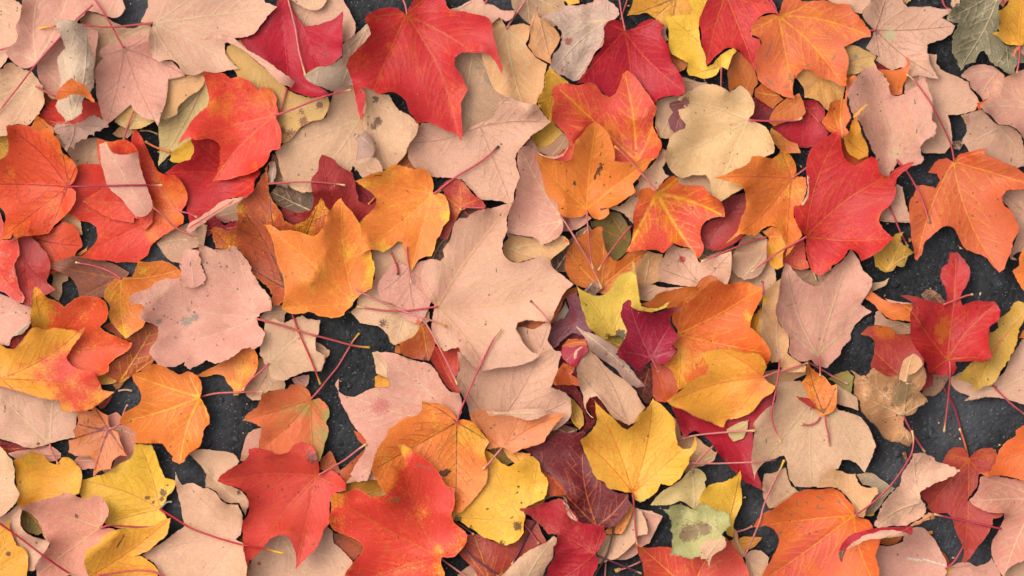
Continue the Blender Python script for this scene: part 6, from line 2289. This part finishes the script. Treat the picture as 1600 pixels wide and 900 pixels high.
o 1176,822 1180,814 1190,802 1210,790 1228,778 1240,769 1262,764 1285,764 1300,761 1312,769 1322,780 1332,792 1332,802 1340,808 1352,810 1360,818 1362,828 1375,838 1370,850 1365,865 1369,880 1370,900 1365,920 1215,925 1192,920 1190,900 1195,888 1205,872 1215,855 1216,840 1210,830 1195,820 1186,822
b 1333,805
t 1178,822 1192,908 1300,762 1365,915
s 1334,804 1365,782 1390,758 1408,732 1420,708 1424,688 1422,672
k 1290,862,37.5,0.9 1240,888,35,0.9 1265,835,22.5,0.7 1252,865,25,0.8 1220,900,22.5,0.7
d 1276.2,775.0,1287.5,783.8,4 1287.5,783.8,1302.5,791.8,4 1275.0,793.8,1286.2,795.0,5 1244.5,781.2,1245.8,795.0,3 1217.5,833.0,1226.2,828.8,4 1242.5,820.0,1253.8,825.0,4 1308.8,782.5,1315.0,788.0,4 1248.8,878.8,1253.8,878.8,3 1271.2,867.0,1273.8,875.0,3 1235.0,803.8,1238.8,806.2,4 1260.0,785.0,1261.5,786.0,4
q v=OY sl=9.9 pc=GBR
L 5 P4/P3 peach orange leaf with a scalloped edge behind the large scratched orange red leaf
o 1275,761 1280,748 1282,734 1295,732 1310,735 1328,740 1336,739 1342,755 1352,761 1368,761 1370,770 1360,782 1352,798 1348,808 1332,805 1330,785 1310,765 1300,761
b 1350,805
t 1284,735 1370,768
L 2 GK2/P3 grey green tan leaf lying flat on asphalt behind the scalloped peach orange leaf
o 1339,742 1350,739 1362,739 1380,752 1398,762 1385,775 1372,795 1360,808 1352,805 1360,782 1370,770 1360,760 1348,758
b 1355,800
t 1395,763
s 1365,804 1358,805 1350,804
q sc=YD
L 8 P1/P2 puckered peach leaf folded over with a red inner rim, bottom right
o 1422,708 1438,706 1452,710 1462,720 1478,726 1498,734 1488,742 1472,748 1455,755 1442,762 1436,770 1440,782 1448,792 1446,800 1435,810 1420,818 1405,820 1390,821 1375,822 1364,820 1370,800 1380,782 1390,770 1405,755 1410,738 1418,722
b 1435,785
t 1424,709 1496,734 1365,819
f P4/OR 1418,818 1435,810 1448,800 1456,801 1458,808 1445,811 1432,818 1420,822
k 1436,785,3.5,1 1444,795,4,0.5
q curl=8 spots=0.5 wr=1
L 10 R2/M crimson leaf rolled like a trough at the lower edge of the puckered peach leaf
o 1308,858 1318,842 1325,835 1345,826 1362,822 1385,821 1405,820 1418,818 1421,825 1420,832 1408,831 1385,829 1360,835 1340,840 1325,850 1312,860
b 1418,820
t 1310,856
f P1/P2 1312,859 1320,850 1335,839 1350,830 1370,824 1390,824 1410,828 1420,833 1400,833 1375,835 1350,839 1330,848
f BK/BR 1306,860 1311,856 1318,854 1315,862 1310,874 1308,870
L 3 OD/RUST dark orange leaf pocket under the rolled trough, bottom right
o 1368,848 1375,838 1395,834 1411,834 1409,845 1395,852 1380,851
b 1410,835
t 1370,848
L 4 P2/P1 pink leaf with a white scar and a pale thick stem, bottom right edge
o 1360,860 1370,850 1390,852 1410,845 1412,835 1422,824 1438,824 1450,832 1462,845 1470,860 1478,875 1479,888 1470,915 1365,915 1370,890
b 1475,888
t 1365,865 1425,825
s 1476,888 1490,878 1502,860 1518,835 1530,818 1545,802
d 1421.2,872.5,1432.5,875.0,5 1432.5,875.0,1445.0,875.0,6 1445.0,875.0,1460.0,878.8,5 1460.0,878.8,1475.0,882.5,4
q pc=WH v=P3
L 7 R5/RUST deep red leaf with orange tinted lobes and magenta stem, on asphalt at bottom right
o 1472,724 1480,708 1490,700 1505,700 1515,716 1525,705 1538,700 1550,700 1559,709 1555,725 1545,735 1530,742 1528,760 1520,772 1512,782 1525,790 1542,798 1568,801 1562,808 1550,809 1548,820 1532,845 1518,860 1512,870 1504,878 1498,875 1502,868 1501,850 1492,830 1488,810 1480,801 1458,802 1448,792 1450,788 1438,772 1438,762 1450,756 1470,746 1498,735 1485,729
b 1514,718
t 1502,876 1450,795 1566,802 1558,710 1478,712
s 1514,718 1510,700 1504,680 1500,670
k 1488,708,12.5,0.8 1545,712,15,0.9 1470,775,10,0.4 1455,792,10,0.6
q v=OD sc=OM curl=5 spots=0.4 sl=6.5
L 7 P5/P2 rosy pink leaf with a long lower tip near the bottom right corner
o 1530,744 1550,741 1570,746 1600,752 1625,758 1625,848 1610,865 1595,875 1582,880 1570,890 1565,900 1558,888 1550,870 1549,850 1560,830 1568,810 1566,800 1545,799 1522,790 1512,781 1522,770 1528,758
b 1625,780
t 1514,781 1565,899 1532,745
s 1562,825 1535,819 1510,814 1485,809 1459,803
q sc=M sl=8.8
L 8 OR/O orange leaf with a red streak at the right edge above the rosy pink leaf
o 1528,738 1545,735 1555,722 1560,708 1570,692 1586,680 1586,672 1600,664 1625,660 1625,758 1600,752 1580,746 1558,742 1535,742
b 1625,700
t 1529,739 1600,664
k 1590,730,7.5,0.5
q sc=R
L 3 P2/P1 pink leaf filling the gap along the bottom edge right of the thick stem
o 1478,888 1492,882 1512,879 1525,885 1542,880 1550,872 1560,890 1570,915 1475,915
b 1480,888
t 1550,875
k 1482,892,5,1
q pc=Y
L 6 P3/P2 pale peach leaf in the bottom right corner below the rosy pink leaf
o 1570,890 1582,880 1600,875 1625,860 1625,915 1568,915 1566,900
b 1625,900
t 1572,892
L 2 YO/O small yellow orange tip at the right edge near the bottom right corner
o 1625,825 1600,838 1591,864 1600,865 1625,860
b 1625,845
t 1592,862
L 2 RUST/R5 rusty sliver by the base of the pale thick stem
o 1470,860 1478,868 1485,882 1480,885 1472,875
b 1480,882
t 1470,861
L 1 O/YO tiny orange tip on the asphalt above the pink leaf with the white scar
o 1449,831 1458,830 1459,835 1452,836
b 1450,832
t 1458,833
L 1 BR/RUST little brown twig like scrap on the asphalt under the puckered peach leaf's stem
o 1410,708 1415,706 1420,721 1418,724 1414,716
b 1412,708
t 1418,722
L 5 OY/O small orange slip by the dark slit in the orange leaf with long straight stem
o 689,745 694,742 699,758 696,759
b 690,745
t 697,758
"""

GROUP = "fallen maple leaves on the asphalt"


def read(txt):
    out = []
    P = lambda s: [tuple(float(v) for v in a.split(',')) for a in s.split()]
    for ln in txt.strip().split('\n'):
        c, rest = ln[0], ln[2:]
        if c == 'L':
            a = rest.split(' ', 2)
            out.append(dict(z=float(a[0]), st=a[1], label=a[2], t=[], s=[], f=[], k=[], d=[], q={}))
        elif c == 'b': out[-1]['b'] = P(rest)[0]
        elif c in 'otkd': out[-1][c] = P(rest)
        elif c == 's': out[-1]['s'].append(P(rest))
        elif c == 'f':
            a = rest.split(' ', 1)
            out[-1]['f'].append((a[0], P(a[1])))
        elif c == 'q':
            for kv in rest.split():
                k, v = kv.split('=')
                if ',' in v: v = tuple(float(x) for x in v.split(','))
                else:
                    try: v = float(v)
                    except ValueError: pass
                out[-1]['q'][k] = v
    return out


leaves = read(DATA)
events = []
for i, lf in enumerate(leaves):
    events.append((lf['z'], i, 0, None))
    for k, f in enumerate(lf['f']):
        events.append((lf['z'], i, 1 + k, ('f', f)))
    for k, s in enumerate(lf['s']):
        z = lf['q'].get('sl', lf['z']) if k == len(lf['s']) - 1 or 'sl' not in lf['q'] else lf['q'].get('sl')
        z = max(z, lf['z']) if z >= lf['z'] else z
        events.append((z, i, 20 + k, ('s', s)))
events.sort(key=lambda e: (e[0], e[1], e[2]))
roots = {}


def root_of(i):
    if i not in roots:
        lf = leaves[i]
        bx, by = lf['b']
        X, Yw = world_xy(bx, by)
        h = float(sample(HEIGHT, np.array([min(max(bx, -200.0), 1780.0)]), np.array([min(max(by, -180.0), 1050.0)]))[0])
        o = bpy.data.objects.new("maple_leaf", None)
        o.empty_display_size = 0.01
        o.location = (X, Yw, h * S)
        o['label'] = lf['label']; o['category'] = 'leaf'; o['group'] = GROUP
        COL.objects.link(o)
        roots[i] = (o, (X, Yw, h * S))
    return roots[i]


for z, i, sub, what in events:
    lf = leaves[i]
    o, org = root_of(i)
    if what is None:
        build_blade("blade", lf, lf['o'], lf['st'], o, org, i)
    elif what[0] == 'f':
        build_blade("curled_lobe", lf, what[1][1], what[1][0], o, org, i, True)
    else:
        build_stem(lf, what[1], o, org, i)


# ------------------------------------------------------------------ crumbs of dead leaf lying about on the asphalt and the litter
def build_crumbs():
    m = bpy.data.materials.new("leaf_crumb")
    m.use_nodes = True
    t = NT(m.node_tree)
    bs = t.n['Principled BSDF']
    cr = t.new('ShaderNodeValToRGB')
    t.put(cr.inputs[0], t.attr('tint'))
    e = cr.color_ramp.elements
    e[0].color = lin((70, 50, 40)); e[1].color = lin((226, 180, 130))
    for pos, c in ((0.35, (120, 78, 52)), (0.6, (186, 110, 60)), (0.8, (200, 150, 100))):
        e.new(pos).color = lin(c)
    t.put(bs.inputs['Base Color'], cr.outputs[0])
    bs.inputs['Roughness'].default_value = 0.7
    r = np.random.default_rng(23)
    vs, fs, tint = [], [], []
    for i in range(900):
        px, py = r.uniform(-20, 1620), r.uniform(-20, 920)
        h = float(sample(HEIGHT, np.array([px]), np.array([py]))[0])
        ground = h < 4
        if not ground and r.random() < 0.72:
            continue
        rad = r.uniform(0.9, 3.6) if ground else r.uniform(0.6, 1.7)
        k = int(r.integers(4, 7))
        an = np.sort(r.uniform(0, 6.283, k))
        st = r.uniform(0.35, 1.0)
        a0 = r.uniform(0, 6.28)
        rr = rad * r.uniform(0.6, 1.25, k)
        x, y = rr * np.cos(an), rr * np.sin(an) * st
        x, y = x * math.cos(a0) - y * math.sin(a0), x * math.sin(a0) + y * math.cos(a0)
        X, Yw = world_xy(px + x, py + y)
        b = len(tint)
        zt = (h + 0.9 + r.uniform(0, 0.9, k)) * S
        vs += [(float(X[j]), float(Yw[j]), float(zt[j])) for j in range(k)] + [(float(X[j]), float(Yw[j]), float(zt[j] - 0.6 * S)) for j in range(k)]
        fs.append(tuple(range(b + k - 1, b - 1, -1))); fs.append(tuple(range(b + k, b + 2 * k)))
        fs += [(b + j, b + (j + 1) % k, b + k + (j + 1) % k, b + k + j) for j in range(k)]
        tint += [r.random()] * (2 * k)
    o = mesh_obj("leaf_crumbs", vs, fs, m, None, (0, 0, 0), [False] * len(fs), dict(tint=tint))
    o['kind'] = 'stuff'


build_crumbs()
